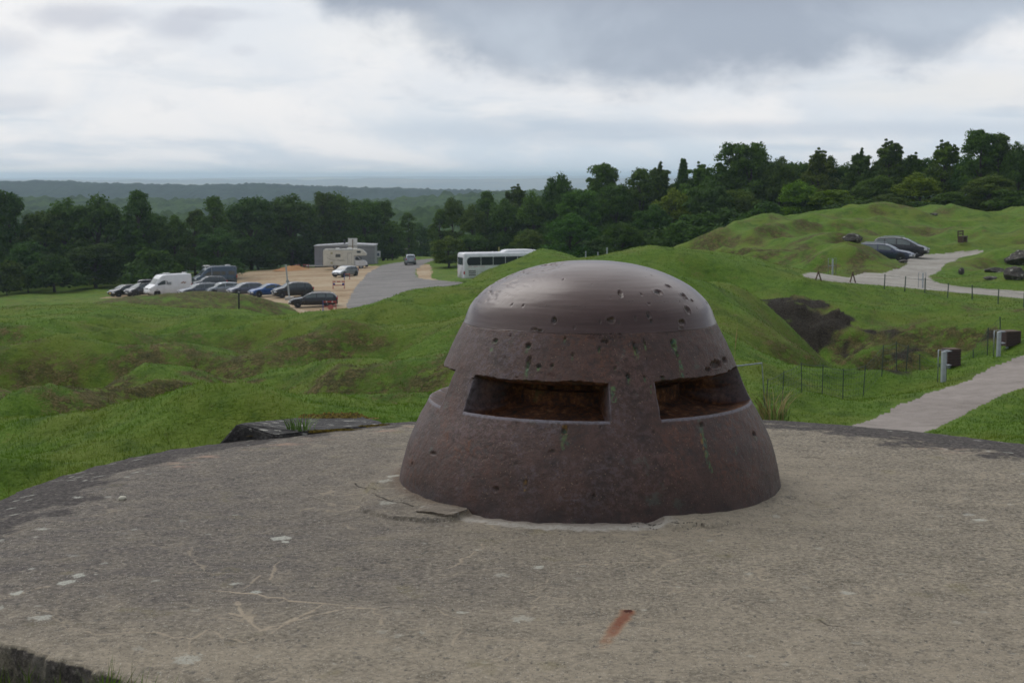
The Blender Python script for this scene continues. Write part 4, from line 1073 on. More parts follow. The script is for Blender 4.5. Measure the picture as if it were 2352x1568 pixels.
gf = blades('verge_grass', XX, YY, ZZ, HH_, .0022 + HH_ * .006, {'dry': rg.random(len(XX)) ** 2 * .8, 'dark': XX * 0}, M['blade'], .55)
tag(gf, 'long uneven grass growing along the rim of the concrete roof', 'grass', kind='stuff')
# ================================================================== vehicles
def interp(tab, x):
    xs = [t[0] for t in tab]; ys = [t[1] for t in tab]
    return float(np.interp(x, xs, ys))

CARS = {
 # roof outline (x as a share of the length, z in metres), belt line, ranges of the side windows, x of front glass (base, top), rear glass (top, base)
 'hatch': dict(L=4.1, W=1.74, roof=[(-.5, .55), (-.492, .9), (-.475, 1.02), (-.42, 1.30), (-.36, 1.41), (-.1, 1.47), (.05, 1.43), (.12, 1.33), (.27, .98), (.40, .86), (.475, .72), (.5, .52)],
    belt=[(-.5, .55), (-.48, .93), (-.2, .95), (.27, .90), (.40, .84), (.5, .5)], win=[(-.40, -.30), (-.28, -.05), (-.03, .20)], ws=(.265, .09), rw=(-.39, -.465), wb=(-.33, .32), wr=.31),
 'estate': dict(L=4.85, W=1.82, roof=[(-.5, .6), (-.494, .92), (-.478, 1.02), (-.44, 1.22), (-.395, 1.38), (-.33, 1.43), (-.08, 1.45), (.04, 1.41), (.10, 1.31), (.23, .96), (.40, .82), (.48, .68), (.5, .5)],
    belt=[(-.5, .6), (-.48, .93), (-.2, .93), (.23, .89), (.40, .80), (.5, .48)], win=[(-.41, -.27), (-.25, -.08), (-.06, .15)], ws=(.225, .075), rw=(-.405, -.475), wb=(-.29, .315), wr=.32),
 'sedan': dict(L=4.5, W=1.76, roof=[(-.5, .62), (-.492, .92), (-.44, 1.0), (-.34, 1.04), (-.22, 1.33), (-.12, 1.42), (.0, 1.42), (.08, 1.33), (.22, .96), (.40, .83), (.48, .68), (.5, .5)],
    belt=[(-.5, .6), (-.48, .93), (-.2, .94), (.22, .90), (.40, .81), (.5, .48)], win=[(-.26, -.14), (-.12, .14)], ws=(.215, .05), rw=(-.20, -.335), wb=(-.30, .31), wr=.31),
 'suv': dict(L=4.45, W=1.86, roof=[(-.5, .62), (-.492, 1.0), (-.475, 1.12), (-.43, 1.40), (-.37, 1.58), (-.1, 1.67), (.05, 1.63), (.12, 1.52), (.26, 1.12), (.40, 1.0), (.475, .85), (.5, .58)],
    belt=[(-.5, .6), (-.48, 1.04), (-.2, 1.06), (.26, 1.03), (.40, .97), (.5, .56)], win=[(-.40, -.28), (-.26, -.06), (-.04, .18)], ws=(.255, .085), rw=(-.395, -.465), wb=(-.31, .315), wr=.35),
 'mpv': dict(L=4.6, W=1.84, roof=[(-.5, .62), (-.494, 1.0), (-.48, 1.15), (-.45, 1.45), (-.40, 1.60), (-.1, 1.66), (.05, 1.61), (.12, 1.50), (.33, 1.02), (.43, .90), (.48, .75), (.5, .55)],
    belt=[(-.5, .6), (-.48, 1.0), (-.2, 1.02), (.33, .96), (.43, .87), (.5, .52)], win=[(-.43, -.28), (-.26, -.06), (-.04, .20)], ws=(.325, .09), rw=(-.42, -.475), wb=(-.31, .33), wr=.33),
 'smallmpv': dict(L=3.75, W=1.66, roof=[(-.5, .6), (-.494, 1.0), (-.485, 1.1), (-.46, 1.40), (-.41, 1.54), (-.1, 1.58), (.05, 1.53), (.12, 1.42), (.32, 1.0), (.43, .88), (.48, .72), (.5, .52)],
    belt=[(-.5, .6), (-.48, .96), (-.2, .96), (.32, .93), (.43, .85), (.5, .5)], win=[(-.42, -.28), (-.26, -.04), (-.02, .20)], ws=(.31, .09), rw=(-.43, -.48), wb=(-.33, .34), wr=.30),
 'panelvan': dict(L=5.6, W=2.0, roof=[(-.5, .5), (-.498, 1.2), (-.492, 2.4), (-.478, 2.56), (-.4, 2.6), (.10, 2.58), (.19, 2.50), (.235, 2.33), (.375, 1.36), (.44, 1.18), (.485, 1.0), (.5, .6)],
    belt=[(-.5, .5), (-.49, 1.25), (.0, 1.30), (.375, 1.25), (.44, 1.14), (.5, .58)], win=[(.13, .31)], ws=(.37, .262), rw=(-.6, -.6), wb=(-.30, .33), wr=.36),
 'campervan': dict(L=5.9, W=2.05, roof=[(-.5, .5), (-.498, 1.2), (-.492, 2.35), (-.478, 2.52), (-.4, 2.58), (.08, 2.56), (.17, 2.46), (.22, 2.25), (.37, 1.34), (.44, 1.16), (.485, 1.0), (.5, .6)],
    belt=[(-.5, .5), (-.49, 1.25), (.0, 1.30), (.37, 1.25), (.44, 1.12), (.5, .58)], win=[(-.44, -.29), (-.22, -.12), (-.10, .08), (.12, .30)], ws=(.365, .245), rw=(-.6, -.6), wb=(-.30, .33), wr=.36),
}

def car_section(T, x):
    """half cross-section at x (m)"""
    f = x / T['L']; zr = interp(T['roof'], f); zb = min(interp(T['belt'], f), zr - .012); W = T['W'] / 2
    endf = min(1, max(0, (.5 - abs(f)) / .09)); w_ = W * (.80 + .20 * math.sqrt(endf)) 
    g_ = min(1, max(0, (zr - zb) / .45))            # how much of a glasshouse there is
    tall = zr > 2.0
    ins = (.05 if tall else .17) * g_ + .05 * (1 - g_) * 1.6
    z0 = .2 + .12 * (1 - endf)
    zs = zb - .07
    wt = w_ - ins
    zc = zr - (.06 if not tall else .10) * max(g_, .25)
    return [(0, z0), (w_ * .80, z0), (w_ * .95, z0 + .05), (w_, z0 + .22), (w_ * 1.005, (z0 + zs) / 2 + .06), (w_ * .985, zs), (w_ - .035, zb), (wt, zc), (wt - .09 * (.4 + g_ * .6), zr - .012), (wt * .5, zr + .004), (0, zr + .008)]

def make_car(kind, body, name, loc, yaw, label, cat, group=None, glassf='glass', sideg='glass', plate='plate', scale=1.0, extras=None, wheels=True):
    T = CARS[kind]; L, W = T['L'], T['W'] / 2
    root = empty(name, loc, yaw, label, cat, group)
    xs = sorted(set([-.5, -.497, -.49, -.48, -.465] + [round(v, 4) for v in np.linspace(-.45, .45, 31)] + [.465, .48, .49, .497, .5] + [f for f, _ in T['roof']]))
    mb = MB(); rings = []
    for f in xs:
        h = car_section(T, f * L); full = h + [(-y, z) for y, z in h[-2:0:-1]]
        rings.append([mb.bm.verts.new((f * L, y, z)) for y, z in full])
    n = len(rings[0])
    for a, b in zip(rings[:-1], rings[1:]):
        for k in range(n): mb.bm.faces.new((a[k], a[(k + 1) % n], b[(k + 1) % n], b[k]))
    mb.bm.faces.new(rings[0][::-1]); mb.bm.faces.new(rings[-1])
    mb.build('body', body, root, smooth=True)
    def sidept(f, t, s, off=.012):
        h = car_section(T, f * L); (y0, z0), (y1, z1) = h[6], h[7]
        return (f * L, s * (y0 + (y1 - y0) * t + off), z0 + (z1 - z0) * t)
    for s in (-1, 1):
        for (a, b) in T['win']:
            fs = np.linspace(a, b, 7); m = MB()
            lo, hi = (.12, .92)
            if W * 2 > 1.98: lo, hi = (.10, .52)
            A = [sidept(f, lo, s) for f in fs]; B = [sidept(f, hi, s) for f in fs]
            m.strip(A, B).build('side_window', M[sideg], root, smooth=True)
    def topstrip(name, fa, fb, shrink, mat, off=.014):
        m = MB(); rows_ = []
        for f in np.linspace(fa, fb, 6):
            h = car_section(T, f * L); yw = h[8][0] * shrink
            rows_.append([(f * L + .006 * (1 if fa > 0 else -1), y, np.interp(abs(y), [0, h[9][0], h[8][0]], [h[10][1], h[9][1], h[8][1]]) + off) for y in np.linspace(-yw, yw, 7)])
        for ra, rb in zip(rows_[:-1], rows_[1:]): m.strip(ra, rb)
        bmesh.ops.remove_doubles(m.bm, verts=m.bm.verts, dist=.001)
        return m.build(name, mat, root, smooth=True)
    topstrip('windscreen', T['ws'][0] - .008, T['ws'][1] + .012, .99, M[glassf])
    if T['rw'][0] > -.5: topstrip('rear_window', T['rw'][0] - .006, T['rw'][1] + .006, .95, M['glass'])
    zh = interp(T['belt'], .45)
    for s in (-1, 1):
        MB().box((L * .470, s * W * .74, zh - .13), (.26, .34, .15), bev=.04, rz=-s * .35).build('headlight', M['head'], root, smooth=True)
        zt_ = interp(T['belt'], -.45)
        MB().box((-L * .487, s * W * .82, zt_ - .06 if W < .99 else 1.15), (.12, .2, .26 if W < .99 else .42), bev=.03, rz=s * .2).build('tail_light', M['tail'], root, smooth=True)
        m = MB().box((T['ws'][0] * L - .22, s * (W + .07), zh + .14), (.10, .17, .13), bev=.035); m.box((T['ws'][0] * L - .2, s * (W - .02), zh + .1), (.06, .14, .04)).build('wing_mirror', body, root, smooth=True)
    MB().box((L * .497, 0, .34), (.05, W * 1.5, .16), bev=.02).box((L * .492, 0, zh - .12), (.06, W * .75, .10), bev=.02).build('grille', M['trim'], root)
    MB().box((-L * .492, 0, .36), (.06, W * 1.55, .14), bev=.02).build('rear_bumper', M['trim'], root)
    MB().box((L * .507, 0, .47), (.02, .5, .11)).build('number_plate', M[plate], root)
    MB().box((-L * .505, 0, .70), (.02, .5, .11)).build('number_plate', M['plate_y' if plate == 'plate_y' else 'plate'], root)
    R_ = T['wr']
    for f in T['wb']:
        for s in (-1, 1):
            m = MB(); m.tube((f * L, s * (W - .30), R_ + .05), (f * L, s * (W + .004), R_ + .05), R_ + .07, n=24).build('wheel_arch', M['trim'], root)
            bmx = MB(); prof = [(.55, -.10), (.9, -.105), (1, -.07), (1, .07), (.9, .105), (.55, .10)]
            rg_ = []
            for k in range(24):
                a = 2 * PI * k / 24; rg_.append([bmx.bm.verts.new((f * L + math.cos(a) * R_ * p, s * (W - .085) + q_, R_ + math.sin(a) * R_ * p)) for p, q_ in prof])
            for k in range(24):
                for j in range(len(prof)): bmx.bm.faces.new((rg_[k][j], rg_[(k + 1) % 24][j], rg_[(k + 1) % 24][(j + 1) % 6], rg_[k][(j + 1) % 6]))
            wh = bmx.build('wheel', M['tyre'], root, smooth=True)
            m = MB(); yc = s * (W + .004)
            m.tube((f * L, yc - s * .06, R_), (f * L, yc, R_), R_ * .2, n=12)
            for k in range(5):
                a = 2 * PI * k / 5 + .3; m.box((f * L + math.cos(a) * R_ * .36, yc - s * .02, R_ + math.sin(a) * R_ * .36), (R_ * .62, .035, R_ * .17), ry=-a)
            for k in range(20):
                a = 2 * PI * (k + .5) / 20; m.box((f * L + math.cos(a) * R_ * .64, yc - s * .02, R_ + math.sin(a) * R_ * .64), (R_ * .09, .06, R_ * .24), ry=-a)
            m.build('rim', M['rim'], wh)
    if extras: extras(root, T)
    root.scale = (scale,) * 3
    return root

def flat(x, y):   # place on the level gravel by where its foot shows
    a, b = planehit(x, y); return (a, b, Hs(a, b) + .02)

def rails(root, T):
    for s in (-1, 1):
        L = T['L']; y = s * (T['W'] / 2 - .24)
        pts = [(f * L, y, interp(T['roof'], f) + .07) for f in np.linspace(-.34, .02, 7)]
        pts = [(pts[0][0] - .1, y, pts[0][2] - .08)] + pts + [(pts[-1][0] + .1, y, pts[-1][2] - .09)]
        MB().path(pts, .022, 8).build('roof_rail', M['galv'], root, smooth=True)
def roofbox(root, T):
    m = MB(); L = T['L']
    st = [(-1.0, .30, .16), (-.93, .37, .25), (-.5, .40, .33), (.3, .40, .34), (.75, .34, .28), (1.0, .22, .15)]
    rg_ = []
    for x, w_, h_ in st:
        rg_.append([m.bm.verts.new((x - .25, w_ * math.cos(a), 1.66 + h_ / 2 + h_ / 2 * math.sin(a))) for a in np.linspace(0, 2 * PI, 13)[:-1]])
    for a, b in zip(rg_[:-1], rg_[1:]):
        for k in range(12): m.bm.faces.new((a[k], a[(k + 1) % 12], b[(k + 1) % 12], b[k]))
    m.bm.faces.new(rg_[0][::-1]); m.bm.faces.new(rg_[-1])
    m.build('roof_box', P['dark'], root, smooth=True)
    MB().box((-.8, 0, 1.58), (.06, 1.3, .05)).box((.3, 0, 1.56), (.06, 1.3, .05)).build('roof_bar', M['trim'], root)
def vanbits(root, T):
    MB().box((.15, 0, 2.66), (.75, .55, .12), bev=.04).build('roof_vent', M['whitep'], root)
    MB().box((-2.2, 0, 2.64), (.45, .45, .16), bev=.04).build('roof_vent', M['whitep'], root)
    for s in (-1, 1):
        MB().box((.25, s * 1.005, 1.5), (.5, .012, .34), bev=.005).build('side_vent', M['galv'], root)
        MB().box((.55, s * .985, 1.62), (.09, .03, .42), bev=.01).build('dark_trim_panel', M['trim'], root)
        m = MB()
        for k in range(5): m.box((-1.35 - .13 * k, s * .985, 1.50 + .05 * (k % 3)), (.10, .03, .12 + .03 * (k % 2)), bev=.01)
        m.build('side_decal', simple('rust_brown_decal', (.28, .12, .06), .6), root)
def camperbits(root, T):
    MB().box((1.0, 0, 2.62), (.8, .7, .14), bev=.05).build('roof_vent', M['whitep'], root); MB().box((-1.9, 0, 2.64), (.6, .6, .14), bev=.05).build('roof_vent', M['whitep'], root)
    for s in (-1, 1): MB().box((.62, s * 1.0, 1.85), (.06, .04, 1.05)).build('pillar_stripe', M['galv'], root)
    m = MB()
    for y in (-.5, .5): m.path([(-2.98, y, 1.1), (-3.12, y, 1.2), (-3.12, y, 2.3), (-2.98, y, 2.42)], .02)
    for z in (1.25, 1.7, 2.25): m.tube((-3.12, -.5, z), (-3.12, .5, z), .018)
    m.tube((-3.2, -.45, 2.2), (-3.2, .55, 2.25), .05)
    m.build('cycle_rack', M['trim'], root)
    m = MB(); m.path([(-2.4, -1.0, 2.45), (-2.1, -1.08, 2.52), (1.2, -1.08, 2.52), (1.3, -1.0, 2.45)], .05); m.build('awning_case', M['galv'], root)

grp = 'cars parked along the gravel car park'
L5 = [
 ('hatch', 'black', 'parked_car', (288, 678), 222, 'black hatchback with a yellow number plate, leftmost vehicle of the parked row', 'car', dict(plate='plate_y', glassf='glasspale')),
 ('mpv', 'dark', 'parked_car', (330, 677), 222, 'dark grey car with a roof box on top, left of the white van', 'car', dict(glassf='glasspale', extras=roofbox)),
 ('panelvan', 'white', 'camper_van', (386, 678), 218, 'white high roof camper van parked in the row of cars', 'van', dict(glassf='glasspale', extras=vanbits)),
 ('campervan', 'steel', 'camper_van', (492, 653), 208, 'steel blue camper van with a cycle rack, parked behind the row', 'van', dict(extras=camperbits)),
 ('estate', 'grey', 'parked_car', (458, 681), 213, 'grey estate car right beside the white camper van', 'car', dict(glassf='glasspale', extras=rails)),
 ('suv', 'dark', 'parked_car', (480, 661), 206, 'dark sport utility car close in front of the steel blue camper van', 'car', {}),
 ('hatch', 'silver', 'parked_car', (510, 678), 211, 'pale silver hatchback between two grey cars in the row', 'car', dict(glassf='glasspale')),
 ('hatch', 'violet', 'parked_car', (564, 679), 210, 'violet grey hatchback just left of the blue car', 'car', dict(glassf='glasspale')),
 ('sedan', 'blue', 'parked_car', (618, 681), 206, 'bright blue car in the parked row', 'car', dict(glassf='glasspale')),
 ('suv', 'black', 'parked_car', (672, 682), 203, 'black rounded sport utility car at the right end of the parked row', 'car', dict(glassf='glasspale')),
 ('estate', 'black', 'parked_car', (720, 702.5), 186, 'black estate car parked broadside at the near end of the car park', 'car', dict(extras=rails, sideg='glasspale', glassf='glasspale')),
 ('hatch', 'silver', 'parked_car', (793, 634), 238, 'silver fronted dark car standing alone before the motorhome', 'car', {}),
]
for kind, pc, nm, (x, y), yaw, lab, cat, kw in L5:
    make_car(kind, P[pc], nm, flat(x, y), R(yaw), lab, cat, grp if cat == 'car' else None, **kw)
make_car('smallmpv', P['silver'], 'moving_car', flat(942, 607.5), R(97), 'small silver car driving away along the asphalt road', 'car')
x_c, y_c, z_c = Q(2040, 596, 118); 
def rightcar(x, Y, kind, pc, yaw, lab, **kw):
    X = ray(x, 600)[0] * Y; make_car(kind, P[pc], 'parked_car', (X, Y, Hs(X, Y) + .02), R(yaw), lab, 'car', 'cars parked by the pale track', **kw)
rightcar(2029, 117.5, 'estate', 'navy', -24, 'dark blue estate car half hidden behind the grassy knoll by the track', glassf='glasspale', sideg='glasspale', scale=.94, extras=rails)
rightcar(2068, 123.5, 'mpv', 'black', -24, 'black people carrier beside the dark blue estate on the track', glassf='glasspale', sideg='glasspale', scale=.94, extras=rails)

# motorhome
def motorhome(loc, yaw):
    r = empty('motorhome', loc, yaw, 'cream motorhome with a sleeping bulge over the cab, beside the grey building', 'motorhome')
    cream = P['cream']; W = 1.13
    prof = [(-3.3, .55), (-3.35, .8), (-3.35, 2.5), (-3.28, 2.85), (-3.1, 3.02), (2.0, 3.05), (2.7, 2.85), (3.1, 2.5), (3.28, 2.25), (3.25, 2.12), (3.0, 2.05), (1.35, 2.02), (1.35, .55)]
    MB().prism(prof, -W, W).build('living_box', cream, r, bevel=.06)
    cab = [(1.352, .45), (1.352, 2.015), (1.75, 2.0), (2.45, 1.38), (3.05, 1.2), (3.3, .95), (3.35, .5)]
    MB().prism(cab, -.95, .95).build('cab', P['white'], r, bevel=.08)
    for s in (-1, 1):
        y = s * (.95 + .006)
        MB().prism([(1.5, 1.35), (1.5, 1.88), (1.78, 1.88), (2.28, 1.4), (2.28, 1.33)], y - .006, y + .006).build('cab_window', M['glass'], r)
        for c, d in (((-1.1, 2.05), (.75, .48)), ((2.05, 2.62), (.6, .34))):
            MB().box((c[0], s * (W + .008), c[1]), (d[0], .03, d[1]), bev=.01).build('side_window', M['glass'], r)
        for c, d in (((-2.05, 2.42), (.34, .30)), ((-2.05, .95), (.34, .32))):
            MB().box((c[0], s * (W + .008), c[1]), (d[0], .03, d[1]), bev=.01).build('service_hatch', simple('beige_hatch', (.42, .38, .22), .6), r)
        m = MB(); m.box((.35, s * (W + .004), 1.55), (.025, .012, 1.75)).box((.98, s * (W + .004), 1.55), (.025, .012, 1.75)).box((.665, s * (W + .004), 2.43), (.65, .012, .025)).build('door_frame', M['trim'], r)
        m = MB(); m.path([(-2.7, s * (W + .004), 1.75), (-2.3, s * (W + .004), 1.5), (-1.6, s * (W + .004), 1.35), (-.9, s * (W + .004), 1.33), (-.2, s * (W + .004), 1.4)], .02); m.path([(-1.2, s * (W + .004), 1.5), (-.7, s * (W + .004), 1.28), (0, s * (W + .004), 1.25)], .016); m.build('side_stripe', M['tyre'], r)
        m = MB(); m.path([(-2.6, s * (W + .02), 2.93), (1.2, s * (W + .02), 2.93)], .05).build('awning_case', M['galv'], r)
        MB().box((3.2, s * .62, .95), (.22, .34, .2), bev=.05).build('headlight', M['head'], r)
        MB().box((-3.36, s * .92, .95), (.05, .14, .32)).build('tail_light', M['tail'], r)
        MB().box((2.35, s * 1.12, 1.55), (.10, .22, .32), bev=.03).build('wing_mirror', M['trim'], r)
        for x in (-1.55, 2.35):
            wy = s * (W - .12 if x < 0 else .86)
            wh = MB().tube((x, wy - s * .2, .36), (x, wy, .36), .36, n=24).build('wheel', M['tyre'], r)
            MB().tube((x, wy - s * .02, .36), (x, wy + s * .012, .36), .21, n=16).build('rim', M['rim'], wh)
    MB().box((3.2, 0, .5), (.42, 1.9, .34), bev=.06).build('bumper', M['trim'], r)
    MB().prism([(1.83, 2.0), (2.46, 1.44), (2.50, 1.46), (1.87, 2.03)], -.8, .8).build('windscreen', M['glass'], r)
    m = MB()
    for y in (-.35, .0): m.path([(-3.36, y, .9), (-3.44, y, 1.0), (-3.44, y, 3.0), (-3.2, y, 3.1)], .02)
    for z in np.arange(1.2, 3.0, .3): m.tube((-3.44, -.35, z), (-3.44, 0, z), .016)
    m.build('ladder', M['trim'], r)
    MB().box((-1.2, .2, 3.09), (.6, .6, .14), bev=.04).build('roof_vent', M['whitep'], r); MB().box((.6, -.1, 3.1), (.8, .6, .16), bev=.04).build('roof_vent', M['whitep'], r)
motorhome(flat(794, 617.5), R(4))

# coach
def coach(loc, yaw):
    r = empty('coach', loc, yaw, 'long white coach with dark windows parked behind the grassy mound', 'coach')
    L, W, Hh = 12.2, 1.27, 3.35
    m = MB(); rings = []
    for x, k in [(-6.1, .90), (-6.06, .95), (-5.95, .985), (-5.7, 1), (5.5, 1), (5.85, .985), (6.02, .95), (6.1, .88)]:
        w_ = W * k; hh = Hh - (1 - k) * 1.6
        half = [(0, .32), (w_ * .96, .32), (w_, .45), (w_, 1.9), (w_ * .985, hh - .35), (w_ * .93, hh - .10), (w_ * .80, hh), (0, hh + .03)]
        full = half + [(-y, z) for y, z in half[-2:0:-1]]
        rings.append([m.bm.verts.new((x, y, z)) for y, z in full])
    n = len(rings[0])
    for a, b in zip(rings[:-1], rings[1:]):
        for k in range(n): m.bm.faces.new((a[k], a[(k + 1) % n], b[(k + 1) % n], b[k]))
    m.bm.faces.new(rings[0][::-1]); m.bm.faces.new(rings[-1])
    m.build('body', P['white'], r, smooth=True)
    for s in (-1, 1):
        xs = [-5.72, -3.95, -2.4, -.85, .7, 2.25, 3.8, 5.2]
        for i, (a, b) in enumerate(zip(xs[:-1], xs[1:])):
            y = s * (W + .006)
            poly = [(a + .03, 1.86), (b - .03, 1.86), (b - .03, 2.86), (a + .03, 2.86)]
            if i == 0: poly = [(a + .22, 1.86), (b - .03, 1.86), (b - .03, 2.86), (a + .40, 2.86), (a + .12, 2.72), (a, 2.45), (a + .05, 2.1)]
            MB().prism(poly, min(y, y - s * .03), max(y, y - s * .03)).build('side_window', M['busglass'], r)
        for k in range(3):
            m = MB(); z = .72 + .24 * k; 
            m.box((-5.05, s * (W + .004), z), (.9, .02, .15))
            m.build('engine_vent', M['galv'] if 0 else simple('vent_grey', (.16, .15, .15), .7), r)
        m = MB()
        xk = -5.55
        rg2 = random.Random(4)
        for k in range(16):
            ww = rg2.uniform(.07, .15); 
            if k not in (4, 9): m.box((xk + ww / 2, s * (W + .004), 1.72), (ww * .75, .012, .10))
            xk += ww + .03
        m.build('faded_lettering', simple('faded_pink_lettering', (.55, .30, .33), .6), r)
        m = MB(); m.box((-.2, s * (W + .002), 1.12), (10.6, .008, .02)); 
        for x in (-4.4, -3.0, -1.2, .6, 2.4): m.box((x, s * (W + .002), .78), (.02, .008, .66))
        m.build('locker_seam', M['galv'], r)
        MB().box((-6.02, s * (W - .10), 1.0), (.16, .2, .34), bev=.03).build('tail_light', M['tail'], r)
        for x in (-2.7, 3.9):
            MB().tube((x, s * (W - .35), .5), (x, s * (W + .004), .5), .58, n=24).build('wheel_arch', M['trim'], r)
            wh = MB().tube((x, s * (W - .3), .5), (x, s * (W + .01), .5), .5, n=24).build('wheel', M['tyre'], r)
            MB().tube((x, s * (W - .05), .5), (x, s * (W + .02), .5), .28, n=16).build('rim', M['rim'], wh)
    MB().box((-6.11, 0, 2.35), (.03, 1.9, .9), bev=.01).build('rear_window', M['glass'], r)
    MB().box((6.12, 0, 1.9), (.03, 2.2, 1.6), bev=.01).build('windscreen', M['glass'], r)
    m = MB(); rings = []
    for x, w_, h_ in [(-.9, .7, .04), (-.65, .85, .22), (-.2, .9, .30), (2.2, .9, .30), (3.2, .85, .22), (4.2, .6, .05)]:
        rings.append([m.bm.verts.new((x, y, 3.35 + z)) for y, z in [(-w_, 0), (-w_ * .95, h_ * .7), (-w_ * .7, h_), (w_ * .7, h_), (w_ * .95, h_ * .7), (w_, 0)]])
    for a, b in zip(rings[:-1], rings[1:]):
        for k in range(5): m.bm.faces.new((a[k], a[k + 1], b[k + 1], b[k]))
    m.bm.faces.new(rings[0]); m.bm.faces.new(rings[-1])
    m.build('air_conditioning_unit', P['white'], r, smooth=True)
coach(flat(1168, 638.5), R(20))

# ================================================================== building, signs, barriers
def clad():
    m, g, b = newmat('grey_cladding'); pos = g.coord(); w_ = g.n('ShaderNodeTexWave'); w_.inputs['Scale'].default_value = 2.2; g.l(pos, w_.inputs['Vector']); n = g.noise(2, 5, .6, pos)
    c = g.ramp(g.math('ADD', g.math('MULTIPLY', w_.outputs['Fac'], .25), g.math('MULTIPLY', n, .75)), [(.3, (.21, .215, .235)), (.7, (.29, .295, .32))])
    g.put(b.inputs['Base Color'], c); b.inputs['Roughness'].default_value = .6; g.l(g.bump(w_.outputs['Fac'], .5, .03), b.inputs['Normal']); return m
M['clad'] = clad(); M['rooff'] = simple('pale_roofing', (.42, .43, .45), .7); M['rdoor'] = simple('brown_door', (.13, .06, .03), .7, 0, .3, 6)
M['orange'] = simple('orange_sand', (.40, .20, .08), .95, 0, .25, 8); M['slabm'] = simple('pale_kerb', (.45, .44, .41), .9, 0, .2, 6)
bx0 = planehit(719, 615); bx1 = planehit(857, 613); bz = Hs(bx0[0] + 3, bx0[1])
yaw = R(-2)
bl = empty('toilet_block', (bx0[0], bx0[1] + 2, bz), 0, 'low grey clad flat roofed building behind the motorhome', 'building')
wd = (857 - 719) * K / FPX * (bx0[1] + 2); 
MB().box((wd / 2, 2.4, 1.5), (wd, 4.8, 3.4)).build('wall', M['clad'], bl)
MB().prism([(-.12, 3.20), (-.12, 3.28), (wd * .55, 3.62), (wd + .12, 3.42), (wd + .12, 3.20)], -.12, 4.9).build('roof', M['rooff'], bl)
MB().box((wd * .175, -.02, 1.4), (.35, .06, 2.6)).build('door', M['rdoor'], bl)
MB().box((wd * .49, 1.0, 3.9), (.25, .25, .7)).build('chimney', M['trim'], bl)
MB().box((wd * .32, -.55, .1), (wd * .9, 1.0, .12)).build('plinth', M['slabm'], bl)
# sign board seen from behind
def signboard():
    X = ray(810, 550)[0] * 236; z0 = Hs(X, 236)
    r = empty('sign_board', (X, 236, z0), 0, 'white square sign board on a brown post rising above the grey building', 'sign')
    ztop = CAMZ + ray(810, 551)[1] * 236 - z0; w_ = 21 * K / FPX * 236
    MB().box((0, 0, ztop - .85), (w_, .06, 2.3)).build('panel', M['whitep'], r)
    MB().box((0, -.08, ztop / 2 + .1), (.14, .1, ztop + .1)).box((0, -.08, ztop - .9), (w_, .08, .08)).build('post', simple('brown_post', (.25, .2, .13), .8), r)
signboard()
def roadsign():
    X, Y = planehit(868, 603); z0 = Hs(X, Y)
    r = empty('road_sign', (X, Y, z0), 0, 'small white road sign on a thin post right of the grey building', 'road sign')
    ht = (603 - 574) * K / FPX * Y
    MB().tube((0, 0, 0), (0, 0, ht), .05).build('post', M['galv'], r)
    MB().box((0, -.06, ht - .55), (.9, .03, 1.05), bev=.01).build('panel', M['whitep'], r)
    MB().box((0, -.082, ht - .62), (.5, .012, .5), bev=.004).build('symbol', simple('blue_grey_symbol', (.12, .15, .22), .6), r)
roadsign()
X, Y = planehit(927, 603); z0 = Hs(X, Y); 
s_ = empty('low_sign', (Q(927, 571, 262)[0], 262, Hs(Q(927, 571, 262)[0], 262)), 0, 'narrow pale sign plate on a dark post at the wood edge above the moving car', 'sign')
MB().box((0, 0, Q(927, 571, 262)[2] - s_.location.z), (2.9 * .5, .05, .22)).build('panel', simple('pale_sign', (.45, .40, .34), .6), s_)
MB().tube((0, .06, 0), (0, .06, Q(927, 571, 262)[2] - s_.location.z), .05).build('post', M['trim'], s_)

def barrier(x, y, wpx, hpx, lab, style, yaw=0):
    X, Y = planehit(x, y); z0 = Hs(X, Y) + .01; w_ = wpx * K / FPX * Y; h_ = hpx * K / FPX * Y
    r = empty('street_barrier', (X, Y, z0), yaw, lab, 'barrier', 'red and white barriers in the car park')
    for s in (-1, 1):
        m = MB(); m.box((s * w_ / 2, 0, h_ / 2), (.07, .07, h_)); m.box((s * w_ / 2, 0, .04), (.12, .5, .06)); m.build('upright', M['redp'] if s > 0 or style == 1 else M['bluep'], r)
    m = MB(); m.box((0, 0, h_ * .88), (w_ - .12, .06, h_ * .14)); m.build('rail', M['redp'], r)
    m = MB()
    for k in (-.22, .22): m.box((k * w_, -.035, h_ * .88), (w_ * .08, .012, h_ * .12))
    m.build('stripe', M['whitep'], r)
    m = MB(); m.box((0, 0, h_ * .42), (w_ - .12, .05, h_ * .09)).build('lower_rail', M['redp'] if style else M['whitep'], r)
    if style == 2: MB().tube((w_ * .08, -.05, h_ * .35), (w_ * .08, -.02, h_ * .35), h_ * .27, n=20).build('round_panel', simple('faded_red_disc', (.42, .12, .10), .6), r)
    if style == 1:
        for s in (-1, 1): MB().box((s * w_ * .4, -.05, h_ * .58), (w_ * .18, .03, h_ * .22)).build('reflector', M['bluep'], r)
    return r
barrier(757, 709, 30, 24, 'red barrier with a round red panel standing before the black estate car', 2, .0)
barrier(778, 662, 26, 18, 'thin red and blue barrier in the middle of the car park beside the road', 1)
barrier(797, 640, 12, 14, 'bright red barrier directly in front of the silver fronted car', 0)
barrier(683, 618, 12, 11, 'red barrier on the orange sand left of the grey building', 0, .3)
barrier(703, 618, 12, 11, 'dark red barrier nearest the left corner of the grey building', 1, -.2)
X, Y = planehit(690, 619)
hp = MB(); 
n = 24; u = np.linspace(-1, 1, n); U, Vv = np.meshgrid(u, u, indexing='ij')
